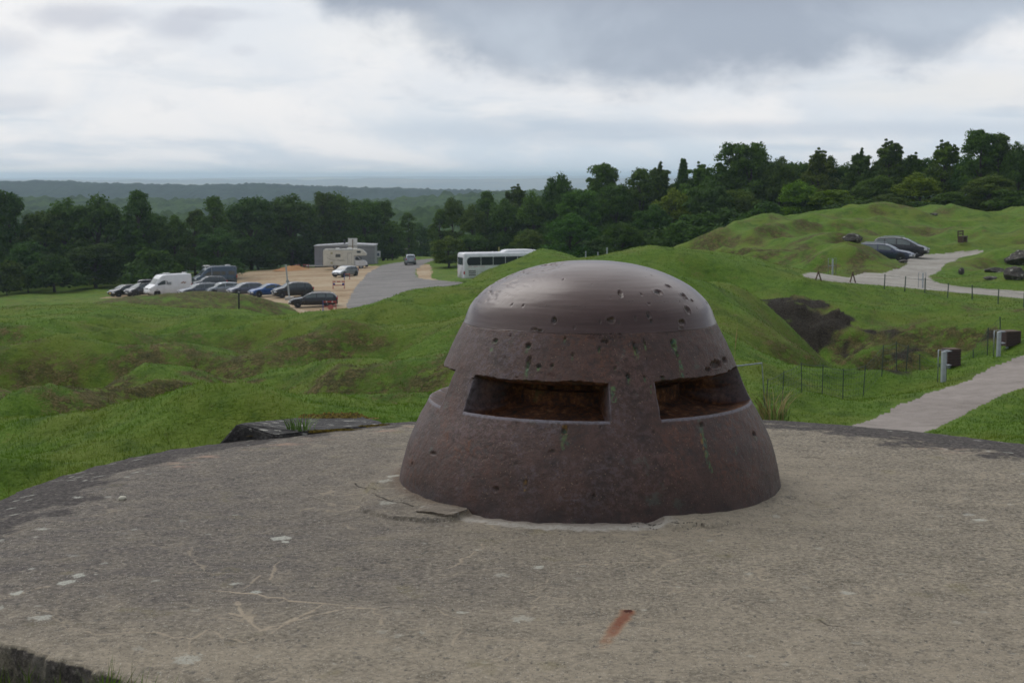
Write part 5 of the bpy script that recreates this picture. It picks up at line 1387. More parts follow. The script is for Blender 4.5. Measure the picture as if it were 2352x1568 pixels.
Z = .75 * np.clip(1 - np.hypot(U, Vv), 0, 1) * (1 + .4 * perlin(U * 3, Vv * 3, 7)) - .03
hm = npmesh('sand_heap', np.stack([U * 3.2, Vv * 2.2, Z], -1).reshape(-1, 3), gridfaces(n, n)); hp.bm.free()
so = link('sand_heap', hm, M['orange']); so.location = (X - .8, Y - 1.0, Hs(X, Y)); tag(so, 'low heap of orange sand by the barriers left of the building', 'sand heap')

def post(name, x, y0, y1, wpx, mat, lab, cat, lean=0, Yd=None, group=None, dark=None):
    if Yd: X = ray(x, y0)[0] * Yd; Y = Yd; z0 = Hs(X, Y)
    else: X, Y = planehit(x, y0); z0 = Hs(X, Y)
    top_ = CAMZ + ray(x, y1)[1] * Y - z0; w_ = wpx * K / FPX * Y
    r = empty(name, (X, Y, z0), 0, lab, cat, group)
    MB().box((0, 0, top_ / 2), (w_, w_, top_), bev=w_ * .15).build('shaft', mat, r)
    MB().box((0, 0, top_ + w_ * .2), (w_ * 1.15, w_ * 1.15, w_ * .4), bev=w_ * .15).build('post_cap', mat if not dark else M[dark], r)
    r.rotation_euler = (0, lean, 0); return r
pl = post('leaning_pole', 665, 688, 608, 3.2, M['pale'], 'tall pale leaning pole standing before the black sport utility car', 'pole', lean=-.09)
MB().box((0, 0, .15), (.9, .9, .3), bev=.05).build('foot', M['slabm'], pl)
MB().tube((0, 0, 1.9), (0, 0, 2.1), .19, n=12).build('collar', M['galv'], pl)
post('marker_post', 549, 704, 671, 3.6, M['trim'], 'short dark marker post on the brown mound before the parked cars', 'post', Yd=118, dark='pale')
post('white_post', 930 + 12, 585, 570, 1, M['pale'], 'x', 'post') if 0 else None
post('marker_post', 1137 * 1.0 - 5, 600, 577, 2.2, M['pale'], 'short pale post just behind the coach roof', 'post', Yd=215)
post('marker_post', 1126 + 0.0, 600, 574, 2.6, M['yellowp'], 'yellow green post behind the middle of the coach', 'post', Yd=213) if 0 else None
post('marker_post', (1700 + 870 / 2.94) * .57422, 605, 568, 3.0, M['yellowp'], 'yellow green post behind the coach roof near its cooling unit', 'post', Yd=214)
post('marker_post', (1700 + 1890 / 2.94) * .57422, 600, 577, 2.6, M['pale'], 'low pale post left of a pair of posts behind the dome top', 'post', Yd=120)
post('marker_post', (1700 + 2033 / 2.94) * .57422, 600, 579, 2.6, M['pale'], 'lowest pale post directly above the dome top', 'post', Yd=119)
post('marker_post', (1700 + 2140 / 2.94) * .57422, 600, 569, 2.8, M['pale'], 'tall white post above the dome top, tallest of the three', 'post', Yd=112)

# bollards with a steel hoop
def hoop_post(x, y, hpx, lab, Yd=None):
    X, Y, z0 = ground(x, y) if not Yd else (ray(x, y)[0] * Yd, Yd, Hs(ray(x, y)[0] * Yd, Yd))
    h_ = hpx * K / FPX * Y; w_ = h_ * .085
    r = empty('hoop_bollard', (X, Y, z0 - .02), .15, lab, 'bollard', 'white bollards with steel hoops')
    MB().box((0, 0, h_ * .48), (w_, w_, h_ * .96), bev=.012).build('post', M['pale'], r)
    m = MB(); ww = h_ * .24
    m.path([(-ww, .1, 0), (-ww, .1, h_), (ww, .1, h_), (ww, .1, 0)], .018, 8); m.tube((-ww, .1, h_ * .55), (ww, .1, h_ * .55), .02)
    m.build('hoop', M['galv'], r, smooth=True); return r
hoop_post(1912, 630, 38, 'white bollard with a square steel hoop at the left end of the pale track')
hoop_post(2119, 661, 37, 'white bollard with a square steel hoop at the fork of the pale track')
hoop_post(1728, 610, 18, 'small white bollard with a steel hoop on the green mound right of the dome top', Yd=92)

def bench_bin(x, y, hpx, lab_b, lab_box, bx, by, bw, bh):
    X, Y, z0 = ground(x, y); h_ = hpx * K / FPX * Y
    r = empty('galvanised_bollard', (X, Y, z0 - .02), .2, lab_b, 'bollard', 'galvanised twin bollards by the path')
    w_ = h_ * .085
    MB().box((0, 0, h_ * .48), (w_ * 1.5, w_ * 1.5, h_ * .96), bev=.015).build('post', M['pale'], r)
    m = MB(); m.path([(w_ * 1.9, .12, 0), (w_ * 1.9, .12, h_ * .99), (-w_ * 1.3, .12, h_ * .99), (-w_ * 1.3, .12, 0)], .018, 8).build('hoop', M['galv'], r, smooth=True)
    m = MB()
    for z in (.93, .50): m.prism([(w_ * .5, h_ * z), (w_ * 2.6, h_ * (z + .03)), (w_ * 2.6, h_ * (z + .045)), (w_ * .5, h_ * (z + .05))], -.08, .08)
    m.build('bracket', M['galv'], r)
    Xb, Yb, zb = ground(bx, by); wb = bw * K / FPX * Yb; hb = bh * K / FPX * Yb
    r = empty('slatted_bin', (Xb, Yb, zb), .25, lab_box, 'litter bin', 'brown slatted bins by the path')
    body = MB().box((0, 0, hb * .52), (wb * .93, wb * .93, hb * .84)).build('inner_case', M['trim'], r)
    m = MB()
    for k in range(6):
        z = hb * (.16 + .145 * k)
        for (cx_, cy_, dx_, dy_) in ((0, -wb / 2, wb, .03), (0, wb / 2, wb, .03), (-wb / 2, 0, .03, wb), (wb / 2, 0, .03, wb)):
            m.box((cx_, cy_, z), (dx_, dy_, hb * .12), bev=.006)
    m.build('slats', simple('brown_slats', (.062, .034, .032), .75, 0, .25, 12), r)
    MB().box((0, 0, hb * .985), (wb * 1.06, wb * 1.06, hb * .05), bev=.01).build('rim', M['wood'], r)
    for sx in (-1, 1):
        for sy in (-1, 1): MB().box((sx * wb * .4, sy * wb * .4, hb * .045), (.06, .06, hb * .13)).build('foot', M['galv'], r)
bench_bin(2166, 876, 76, 'tall galvanised bollard with brackets beside the path, left one of the two', 'brown slatted litter bin behind the left galvanised bollard', 2184, 842, 31, 43)
bench_bin(2293, 818, 62, 'galvanised bollard with brackets at the far end of the path near the right edge', 'brown slatted litter bin by the right edge behind the farther bollard', 2318, 796, 36, 38)

# galvanised pipe frame right behind the dome
Xr, Yr, zr_ = ground(1752, 935, 20)
r = empty('pipe_frame', (Xr, Yr, zr_ - .02), 0, 'thin galvanised pipe frame standing on the grass just right of the dome', 'pipe frame')
hf = CAMZ + ray(1747, 831)[1] * Yr - zr_
m = MB(); m.path([(.05, 0, 0), (-.04, 0, hf), (-1.9, 0, hf - .22)], .02, 8).build('pipe', M['galv'], r, smooth=True)
MB().path([(-1.9, 0, hf - .22), (-1.95, 0, 0)], .028, 8).build('pipe', M['galv'], r, smooth=True)

# wire fences
def fence(pts, lab, hts, pw, wires, mesh_, mat):
    P0 = [ground(*p) if len(p) == 2 else (ray(p[0], 600)[0] * p[2], p[2], Hs(ray(p[0], 600)[0] * p[2], p[2])) for p in pts]
    r = empty('wire_fence', P0[0], 0, lab, 'fence'); o = Vector(P0[0]); tops = []
    for i, p in enumerate(P0):
        q_ = Vector(p) - o; hh = hts[i] if isinstance(hts, list) else hts * p[1]
        lean = random.uniform(-.06, .06)
        MB().tube(q_ - Vector((0, 0, .1)), q_ + Vector((lean, 0, hh)), pw * p[1], n=6).build('fence_post', mat, r)
        tops.append((q_, q_ + Vector((lean, 0, hh * .96))))
    m = MB()
    for k in wires:
        for (a, at), (b, bt) in zip(tops[:-1], tops[1:]):
            pa = a.lerp(at, k); pb = b.lerp(bt, k); mid = (pa + pb) / 2 - Vector((0, 0, .03))
            m.path([pa, mid, pb], .0035 if k < .95 else .006, 4)
    m.build('wires', mat, r)
    if mesh_:
        m = MB()
        for (a, at), (b, bt) in zip(tops[:-1], tops[1:]):
            n_ = max(2, int((b - a).length / .16))
            for t in np.linspace(0, 1, n_)[:-1]: m.tube(a.lerp(b, t), at.lerp(bt, t), .0022, n=4, caps=False)
        m.build('mesh_wires', mat, r)
fence([(x_f, 0, float(np.interp(x_f, [1765, 1850, 1990, 2130, 2290], [34.5, 36.8, 40.8, 45.6, 52.5]))) for x_f in (1765, 1803, 1848, 1895, 1943, 1990, 2032, 2066, 2087, 2122, 2166, 2205, 2245, 2275, 2305)],
      'dark green wire mesh fence along the lip of the grassy ditch', .0205, .00036, (.1, .3, .5, .7, .86, 1), True, M['greenwire'])
fence([(2032, 654), (2130, 664), (2225, 676), (2310, 688), (2352 + 60, 700)][:0] + [(2031, 663), (2078, 668), (2124, 672), (2176, 683), (2233, 688), (2292, 697), (2351, 705), (2410, 712)],
      'low wire fence on thin dark posts along the near edge of the pale track', .0098, .00036, (.45, .95), False, M['greenwire'])
def aframe(x, y, hp, lab):
    X, Y, z0 = ground(x, y); h_ = hp * K / FPX * Y
    r = empty('stake_pair', (X, Y, z0), 0, lab, 'stakes', 'crossed rusty stakes at the track edge')
    MB().tube((-.15, 0, -.05), (.02, 0, h_), .035, n=8).build('stake', M['rustpost'], r); MB().tube((.18, 0, -.05), (.0, .03, h_), .035, n=8).build('stake', M['rustpost'], r)
aframe(1879, 643, 21, 'rusty brown pair of crossed stakes at the left end of the track')
aframe(1958, 648, 24, 'darker pair of crossed stakes between the left bollard and the fence')

# bench on the hill
X, Y, z0 = ground(2211, 556)
r = empty('wooden_bench', (X, Y, z0), R(58), 'dark wooden bench seen end on, alone on the grassy hill', 'bench')
MB().box((0, 0, .5), (1.7, .45, .10), bev=.02).build('seat', M['wood'], r)
m = MB(); m.box((0, .22, .95), (1.7, .06, .14), bev=.02); m.box((0, .22, .72), (1.7, .06, .12), bev=.02); m.build('backrest', M['wood'], r)
for s in (-1, 1): MB().box((s * .62, 0, .22), (.34, .42, .46), bev=.02).build('leg', M['wood'], r); MB().box((s * .75, .2, .72), (.1, .08, .6)).build('back_post', M['wood'], r)

# boulders and concrete rubble
def boulder(x, y, wpx, hpx, lab, seed, Yd=None, name='boulder', mat='rubble', dep=.8, sharp=.5, cat='boulder', sink=.25):
    X, Y, z0 = ground(x, y) if not Yd else (ray(x, y)[0] * Yd, Yd, Hs(ray(x, y)[0] * Yd, Yd))
    w_ = wpx * K / FPX * Y / 2; h_ = hpx * K / FPX * Y
    bm = bmesh.new(); bmesh.ops.create_icosphere(bm, subdivisions=4, radius=1)
    co = np.array([v.co[:] for v in bm.verts])
    rg_ = np.random.default_rng(seed)
    for _ in range(9):   # cleave flat faces
        nn = rg_.normal(size=3); nn /= np.linalg.norm(nn); d = rg_.uniform(.55, .85); ex = np.clip(co @ nn - d, 0, None); co -= ex[:, None] * nn * .95
    nn = fbm3(co[:, 0] * 2 + seed, co[:, 1] * 2, co[:, 2] * 2, 4, seed % 40)
    co *= (1 + .22 * nn)[:, None]
    for v, c in zip(bm.verts, co): v.co = Vector((c[0] * w_ * 1.15, c[1] * w_ * dep, (c[2] + 1 - sink) * h_ / (2 - sink) ))
    me = bpy.data.meshes.new(name); bm.to_mesh(me); bm.free()
    o = link(name, me, M[mat], smooth=False); o.location = (X, Y, z0 - .05); o.rotation_euler = (0, 0, 0); tag(o, lab, cat); return o
boulder(2345, 606, 72, 34, 'large dark concrete slab boulder cut by the right edge', 21, mat='rubble')
boulder(2330, 640, 44, 32, 'dark upright rock below the large slab at the right edge', 22)
boulder(2285, 625, 42, 14, 'flat dark rock just left of the upright rock at the right edge', 23)
boulder(2274, 642, 28, 13, 'small grey stone lying low under the flat dark rock', 24)
boulder(2209, 629, 14, 17, 'lone small pointed stone on the grass right of the track', 25)
boulder(1962, 584, 46, 22, 'brown mossy rock in front of the dark blue estate car', 26, Yd=112, mat='rubble')
boulder(2075, 595, 24, 10, 'low brown rock on the knoll by the front wheel of the estate car', 27, Yd=111)
boulder(2143, 493, 20, 7, 'flat dark stone near the top of the grassy hill', 28)
# ================================================================== trees
def leafmat(name, lo, hi):
    m, g, b = newmat(name); pos = g.geo(); oi = g.n('ShaderNodeObjectInfo')
    n = g.noise(.9, 4, .6, pos); n2 = g.n('ShaderNodeNewGeometry').outputs['Random Per Island']
    c = g.ramp(g.math('ADD', g.math('MULTIPLY', n, .65), g.math('MULTIPLY', n2, .35)), [(.3, lo), (.7, hi)])
    tint = g.n('ShaderNodeMix', data_type='RGBA', blend_type='MULTIPLY'); tint.inputs['Factor'].default_value = 1
    g.l(c, tint.inputs[6]); g.l(oi.outputs['Color'], tint.inputs[7])
    g.put(b.inputs['Base Color'], tint.outputs[2]); b.inputs['Roughness'].default_value = .75; b.inputs['Specular IOR Level'].default_value = .12
    tr = g.n('ShaderNodeBsdfTranslucent'); g.l(tint.outputs[2], tr.inputs['Color'])
    mx = g.n('ShaderNodeMixShader'); mx.inputs[0].default_value = .3
    out = m.node_tree.nodes['Material Output']; g.l(b.outputs[0], mx.inputs[1]); g.l(tr.outputs[0], mx.inputs[2]); g.l(mx.outputs[0], out.inputs['Surface'])
    return m
M['leaf'] = leafmat('foliage', (.040, .078, .014), (.115, .190, .032))
M['bark'] = simple('tree_bark', (.055, .045, .035), .95, 0, .3, 4, bump=.03)

def crown_mesh(seed, kind):
    """crown for a tree 10 m high standing at the origin"""
    rg = np.random.default_rng(seed); lobes = []
    if kind == 'round':
        for _ in range(70):
            u = rg.normal(size=3); u /= np.linalg.norm(u); u[2] = abs(u[2]) * .95 - .25 * rg.random()
            rad = rg.uniform(.55, 1); c = u * np.array([2.9, 2.9, 3.8]) * rad + np.array([0, 0, 5.6]); lobes.append((c, rg.uniform(.5, 1.2)))
        for _ in range(44):
            a = rg.uniform(0, 2 * PI); lobes.append((np.array([math.cos(a) * rg.uniform(1, 2.9), math.sin(a) * rg.uniform(1, 2.9), rg.uniform(1.2, 3.6)]), rg.uniform(.8, 1.3)))
        npl, size = 150, (.11, .22)
    elif kind == 'tall':
        for _ in range(95):
            z = rg.uniform(1.2, 9.7); rr_ = 1.9 * math.sqrt(max(.05, 1 - ((z - 5) / 5.2) ** 2)); a = rg.uniform(0, 2 * PI); rr_ *= rg.uniform(.4, 1.05)
            lobes.append((np.array([math.cos(a) * rr_, math.sin(a) * rr_, z]), rg.uniform(.35, .85)))
        npl, size = 130, (.10, .20)
    elif kind == 'wispy':
        for _ in range(14):
            a = rg.uniform(0, 2 * PI); r1 = rg.uniform(0, 1.2); zt = 10.3 - r1 * 1.1 - rg.uniform(0, .9)
            for k in range(4): lobes.append((np.array([math.cos(a) * (r1 - .05 * k), math.sin(a) * (r1 - .05 * k), zt - .42 * k]), .12 + .07 * k))
        for _ in range(95):
            z = rg.uniform(1.2, 9.2); rr_ = 2.3 * math.sqrt(max(.10, 1 - ((z - 4.4) / 5.4) ** 2)) ; a = rg.uniform(0, 2 * PI); rr_ *= rg.uniform(.1, 1.1)
            lobes.append((np.array([math.cos(a) * rr_, math.sin(a) * rr_, z]), rg.uniform(.22, .5) if z > 7 else rg.uniform(.4, .85)))
        npl, size = 100, (.09, .18)
    elif kind == 'fir':
        for k in range(26):
            z = 1 + k * .345; R0 = 2.3 * (1 - (z - .6) / 9.6) + .12
            for a in rg.uniform(0, 2 * PI, 7): 
                rr_ = R0 * rg.uniform(.35, 1); lobes.append((np.array([math.cos(a) * rr_, math.sin(a) * rr_, z - rr_ * .25]), .28 + .22 * R0 / 2.3))
        npl, size = 48, (.12, .22)
    elif kind == 'bush':
        for _ in range(30):
            u = rg.normal(size=3); u[2] = abs(u[2]); u /= np.linalg.norm(u); lobes.append((u * np.array([4.2, 3.4, 6.0]) * rg.uniform(.45, 1) + np.array([0, 0, 1.2]), rg.uniform(1.2, 2.2)))
        npl, size = 190, (.24, .44)
    Pn = []; Nn = []
    for c, r0 in lobes:
        u = rg.normal(size=(npl, 3)); u /= np.linalg.norm(u, axis=1)[:, None]
        u[:, 2] = np.where(u[:, 2] < -.35, -u[:, 2], u[:, 2])
        rad = r0 * (rg.random(npl) ** .28) * (1 + .25 * rg.normal(size=npl) * .6)
        p = c + u * rad[:, None] * np.array([1, 1, .8]); Pn.append(p); Nn.append(u)
    Pn = np.concatenate(Pn); Nn = np.concatenate(Nn)
    k = Pn[:, 2] > .15; Pn, Nn = Pn[k], Nn[k]
    n = len(Pn); nrm = Nn + rg.normal(size=(n, 3)) * .55; nrm /= np.linalg.norm(nrm, axis=1)[:, None]
    t = np.cross(nrm, rg.normal(size=(n, 3))); t /= np.linalg.norm(t, axis=1)[:, None]; b = np.cross(nrm, t)
    s = rg.uniform(*size, n)[:, None]
    V_ = np.stack([Pn - t * s, Pn - b * s * .6 + nrm * s * .15, Pn + t * s, Pn + b * s * .6 + nrm * s * .15], 1).reshape(-1, 3)
    return npmesh('crown', V_, np.arange(n * 4).reshape(-1, 4)), [c for c, _ in lobes]

def trunk_mesh(seed, kind, lobes):
    rg = random.Random(seed); m = MB()
    top_ = 8.6 if kind in ('tall', 'wispy', 'fir') else 6.0
    pts = [(0, 0, -.3)] + [(rg.uniform(-.15, .15), rg.uniform(-.15, .15), z) for z in np.linspace(1.2, top_, 5)]
    m.path(pts, [.26, .2, .17, .13, .08, .03], 8)
    for c in rg.sample(lobes, min(14, len(lobes))):
        z = max(1.2, min(c[2] - .6, top_ - .6)) * rg.uniform(.6, .95); 
        m.path([(0, 0, z), (c[0] * .5, c[1] * .5, z + (c[2] - z) * .6), (c[0], c[1], c[2])], [.08, .05, .02], 5)
    me = bpy.data.meshes.new('trunk'); m.bm.to_mesh(me); m.bm.free(); me.materials.append(M['bark'])
    me.polygons.foreach_set('use_smooth', [True] * len(me.polygons)); return me
PRO = {}
for kind, cnt in (('round', 4), ('tall', 3), ('wispy', 3), ('fir', 2), ('bush', 2)):
    for i in range(cnt):
        cm, lb = crown_mesh(100 + i + len(kind) * 7, kind); cm.materials.append(M['leaf'])
        PRO.setdefault(kind, []).append((cm, trunk_mesh(5 + i, kind, lb)))
tcount = 0
def tree(kind, x, ytop, Y, wpx, lab, tint=(1, 1, 1), name=None, group=None, cat='tree', bush=False):
    """x, ytop: where its top shows; Y distance; wpx: crown width in the view"""
    global tcount
    X = ray(x, 500)[0] * Y; z0 = Hs(X, Y); ht = CAMZ + ray(x, ytop)[1] * Y - z0
    cm, tm = PRO[kind][tcount % len(PRO[kind])]; tcount += 1
    zmax = {'round': 10.2, 'tall': 10.3, 'wispy': 10.2, 'fir': 10.0, 'bush': 8.0}[kind]; wid0 = {'round': 7.2, 'tall': 4.6, 'wispy': 4.4, 'fir': 4.4, 'bush': 9.5}[kind]
    sz = ht / zmax; sx = max(wpx * K / FPX * Y / wid0 * 1.12, sz * {'round': .62, 'tall': .98, 'wispy': 1.0, 'fir': .8, 'bush': .5}[kind])
    r = empty(name or {'round': 'broadleaf_tree', 'tall': 'slender_tree', 'wispy': 'birch_tree', 'fir': 'fir_tree', 'bush': 'bush'}[kind], (X, Y, z0), random.uniform(0, 6.28), lab, 'bush' if kind == 'bush' else cat, group)
    r.scale = (sx, sx, sz)
    for nm, me in (('crown', cm), ('trunk', tm)):
        o = bpy.data.objects.new(nm, me); COL.objects.link(o); o.parent = r
        if nm == 'crown': o.color = (*[c * random.uniform(.9, 1.1) for c in tint], 1)
    return r
DK = (.68, .78, .66); MD = (.95, 1.0, .8); LT = (1.15, 1.2, .8); YL = (1.7, 1.55, .6); BL = (.75, .95, 1.0); OL = (1.25, 1.15, .9)
GL = 'trees of the wood behind the car park'; GR_ = 'trees of the wood on the right'
TL = [
 ('tall', -15, 432, 222, 70, 'dark slender tree cut by the left edge of the picture', DK),
 ('tall', 18, 436, 224, 62, 'dark narrow tree top nearest the left edge, with a notch of sky on its right', DK),
 ('round', 95, 462, 226, 120, 'broad tree rising right of the notch near the left edge', MD),
 ('round', 150, 441, 228, 120, 'tall round green tree left of the widest crown on the left', MD),
 ('round', 225, 433, 226, 150, 'widest dark brown green crown of the left wood', (.8, .8, .7)),
 ('tall', 318, 434, 222, 64, 'dark pillar shaped tree standing above its neighbours in the left wood', DK),
 ('round', 350, 470, 226, 90, 'lower dark tree leaning against the pillar shaped tree', DK),
 ('round', 400, 482, 224, 84, 'mid green tree under the gap where blue hills show, left one', MD),
 ('tall', 447, 478, 230, 60, 'soft green tree under the gap where blue hills show, middle one', MD),
 ('tall', 490, 450, 226, 66, 'pointed tree top left of the great round crowns', MD),
 ('round', 575, 430, 248, 130, 'great round dark tree left of centre of the left wood', DK),
 ('round', 668, 433, 258, 140, 'great dark round tree behind the leaning pole', DK),
 ('tall', 742, 440, 264, 60, 'slim green tree between the great dark tree and the tallest crown', MD),
 ('round', 778, 426, 266, 96, 'tallest green crown directly above the grey building', MD),
 ('round', 838, 440, 262, 90, 'green tree right of the crown above the grey building', MD),
 ('tall', 880, 460, 266, 60, 'sloping edge tree above the small road sign', MD),
 ('round', 500, 515, 219, 110, 'bluish low tree before the great round crowns', BL),
 ('round', 60, 540, 214, 110, 'low dark tree at the foot of the left wood, nearest the left edge', DK),
 ('round', 215, 545, 214, 130, 'low dark bushy tree under the widest crown', (.6, .62, .5)),
 ('bush', 350, 560, 208, 120, 'dark bush at the wood edge above the white camper van', DK),
 ('bush', 120, 575, 208, 120, 'dark bush at the wood edge left of the parked row', DK),
 ('bush', 10, 590, 206, 110, 'dark bush at the wood edge by the left edge', (.7, .75, .5)),
 ('bush', 590, 550, 250, 120, 'dark bush behind the steel blue camper van', DK),
 ('bush', 690, 555, 262, 110, 'dark bush at the wood edge left of the grey building', DK),
 ('round', 620, 500, 262, 120, 'shadowy tree behind the sandy car park', DK),
 ('round', 900, 500, 262, 70, 'green tree at the bend of the road, left side', MD),
 ('bush', 890, 560, 266, 50, 'dark bush beside the road sign', MD),
 ('tall', 937, 487, 285, 44, 'slender tree over the moving car', MD),
 ('round', 965, 505, 300, 66, 'hazy green tree at the end of the road', BL),
 ('round', 925, 530, 290, 60, 'darker tree low behind the moving car', MD),
 ('bush', 985, 545, 300, 60, 'bush where the road disappears', MD),
 ('round', 280, 500, 240, 150, 'back tree behind the widest crown of the left wood', DK),
 ('round', 420, 520, 240, 150, 'back tree behind the low gap of the left wood', DK),
 ('round', 560, 480, 268, 150, 'back tree behind the great round crowns', DK),
 ('round', 700, 470, 275, 150, 'back tree behind the slim green tree', DK),
 ('round', 820, 480, 278, 120, 'back tree behind the grey building', DK),
 ('round', 60, 500, 245, 120, 'back tree behind the notch near the left edge', DK),
]
TR = [
 ('round', 1040, 438, 250, 62, 'round green tree at the left end of the right wood', MD),
 ('tall', 1010, 478, 240, 50, 'low green tree where the right wood meets the road', MD),
 ('round', 1030, 535, 222, 80, 'pale green tree beside the road left of the coach', OL),
 ('round', 1085, 460, 236, 70, 'olive tree over the left end of the coach', OL),
 ('tall', 1120, 436, 240, 52, 'dark tree top over the coach windows', MD),
 ('wispy', 1187, 418, 242, 36, 'thin pointed tree top over the coach cooling unit', MD),
 ('round', 1160, 445, 236, 80, 'dense mid green tree over the middle of the coach', MD),
 ('round', 1225, 428, 230, 80, 'green tree just left of the dark pine top', OL),
 ('round', 1285, 378, 226, 60, 'dark pine like top standing out left of the right wood', DK),
 ('round', 1330, 414, 206, 110, 'large bright green tree behind the dome top', (.9, 1.15, .7)),
 ('round', 1215, 520, 205, 80, 'olive brown tree with a bare trunk behind the coach', OL),
 ('round', 1310, 480, 192, 120, 'spreading green tree with visible trunks above the dome', (.8, 1.1, .65)),
 ('tall', 1385, 369, 216, 46, 'slim tall tree right of the dark pine top', MD),
 ('round', 1415, 400, 210, 90, 'mid green tree right of the slim tall tree', MD),
 ('tall', 1470, 385, 212, 50, 'dark tree at the first dip of the right skyline', MD),
 ('wispy', 1515, 372, 214, 46, 'wispy open topped tree with a bent tip', MD),
 ('fir', 1568, 361, 214, 40, 'small dark fir like top among wispy trees', DK),
 ('wispy', 1608, 366, 208, 60, 'pale open wispy tree in the dip of the skyline', LT),
 ('round', 1545, 420, 200, 100, 'yellow green tree below the fir like top', YL),
 ('round', 1630, 402, 190, 120, 'large bluish green round tree left of the grassy hill', BL),
 ('tall', 1683, 326, 208, 54, 'tall grey green tree, left one of the first high group', MD),
 ('tall', 1722, 321, 206, 70, 'tallest tree of the first high group', MD),
 ('round', 1790, 345, 204, 90, 'rounded dark tree at the right of the first high group', MD),
 ('round', 1500, 460, 186, 100, 'dark lower tree behind the green mound', DK),
 ('round', 1430, 500, 180, 90, 'dark low tree above the tall white post', DK),
 ('round', 1700, 420, 192, 90, 'olive tree above the left shoulder of the hill', OL),
 ('wispy', 1880, 334, 200, 64, 'wispy tree with open top in the middle of the skyline', OL),
 ('round', 1912, 352, 202, 50, 'small dark round top right of the wispy tree', DK),
 ('round', 1835, 404, 182, 90, 'yellow green tree over the left of the hill', YL),
 ('round', 1905, 425, 180, 110, 'bright yellowish tree just behind the hill crest', YL),
 ('wispy', 1975, 340, 196, 50, 'thin branching tree left of the tallest wispy group', MD),
 ('wispy', 2040, 312, 196, 80, 'tallest wispy tree of the right skyline', MD),
 ('wispy', 2095, 345, 196, 66, 'sloping wispy tree right of the tallest wispy one', MD),
 ('round', 2010, 385, 188, 110, 'mid green tree under the tallest wispy tree', MD),
 ('wispy', 2167, 314, 198, 40, 'lone thin spire tree with sky on both sides', OL),
 ('round', 2215, 340, 194, 54, 'dark bluish round tree left of the highest top', DK),
 ('tall', 2248, 291, 190, 56, 'highest tree top of the picture near the right edge', MD),
 ('tall', 2290, 303, 190, 50, 'second highest top next to the highest one', MD),
 ('round', 2335, 312, 188, 90, 'dark tree mass cut by the right edge', MD),
 ('round', 2110, 388, 180, 110, 'yellow green tree below the lone spire tree', YL),
 ('round', 2270, 392, 178, 130, 'olive green tree below the highest top', OL),
 ('round', 2180, 430, 176, 90, 'low mid green tree behind the hill crest, right part', MD),
 ('round', 2040, 440, 176, 90, 'low dark green tree behind the middle of the hill crest', MD),
 ('bush', 1760, 455, 178, 120, 'dark bush behind the left shoulder of the hill', DK),
 ('bush', 1600, 480, 176, 140, 'dark undergrowth bush left of the hill', DK),
 ('bush', 1480, 520, 182, 130, 'dark undergrowth bush over the green mound', DK),
 ('bush', 1380, 530, 196, 110, 'dark undergrowth bush behind the dome top', DK),
 ('bush', 1960, 455, 176, 140, 'dark bush behind the middle of the hill', DK),
 ('bush', 2330, 430, 172, 120, 'dark bush behind the hill at the right edge', DK),
 ('bush', 2140, 460, 174, 130, 'dark bush behind the hill below the spire tree', DK),
 ('round', 1380, 412, 222, 130, 'back tree behind the slim tall tree', DK),
 ('round', 1520, 400, 218, 150, 'back tree behind the yellow green tree', DK),
 ('round', 1640, 362, 214, 150, 'back tree behind the bluish round tree', DK),
 ('round', 1850, 350, 208, 160, 'back tree behind the middle skyline', DK),
 ('round', 2130, 350, 206, 150, 'back tree behind the spire tree', DK),
 ('round', 1745, 338, 212, 130, 'back tree behind the first high group', DK),
 ('round', 1960, 356, 206, 140, 'back tree left of the tallest wispy tree', DK),
 ('round', 2055, 338, 208, 140, 'back tree behind the tallest wispy tree', DK),
 ('round', 2290, 318, 204, 150, 'back tree behind the two highest tops', DK),
 ('round', 1450, 405, 222, 130, 'back tree at the first dip of the right skyline', DK),
 ('round', 1580, 392, 218, 130, 'back tree behind the fir like top', DK),
 ('round', 1300, 425, 232, 120, 'back tree behind the dark pine top', DK),
 ('round', 1240, 440, 238, 120, 'back tree behind the thin pointed top', DK),
 ('round', 2210, 345, 205, 130, 'back tree between the spire tree and the highest top', DK),
 ('round', 1800, 352, 206, 110, 'back tree right of the first high group', MD),
 ('bush', 190, 470, 246, 160, 'dark bush deep in the left wood behind the tall round tree', DK),
 ('bush', 330, 480, 250, 150, 'dark bush deep in the left wood behind the pillar shaped tree', DK),
 ('bush', 1768, 400, 216, 150, 'dark bush deep in the wood below the first high group', DK),
 ('bush', 2320, 370, 212, 150, 'dark bush deep in the wood at the right edge', DK),
 ('bush', 1450, 440, 226, 150, 'dark bush deep in the wood right of the slim tall tree', DK),
 ('bush', 1860, 450, 182, 120, 'dark undergrowth bush under the yellow green tree by the hill', DK),
 ('bush', 1690, 470, 184, 130, 'dark undergrowth bush under the olive tree at the hill shoulder', DK),
 ('bush', 2240, 450, 180, 120, 'dark bush behind the hill left of the highest top', DK),
 ('bush', 2050, 460, 184, 120, 'dark undergrowth bush behind the crest above the parked estate', DK),
 ('round', 1110, 470, 246, 120, 'back tree behind the coach', DK),
 ('round', 1230, 480, 240, 120, 'back tree behind the olive brown tree', DK),
 ('round', 1080, 530, 226, 90, 'dark green tree just over the left coach windows', MD),
 ('round', 2450, 330, 186, 130, 'dark tree outside the right edge', DK),
 ('round', -90, 440, 224, 130, 'dark tree outside the left edge', DK),
]
for t in TL: tree(*t[:6], tint=t[6], group=GL)
for t in TR: tree(*t[:6], tint=t[6], group=GR_)
for a in [(100, 630), (250, 640), (430, 615)]: pass

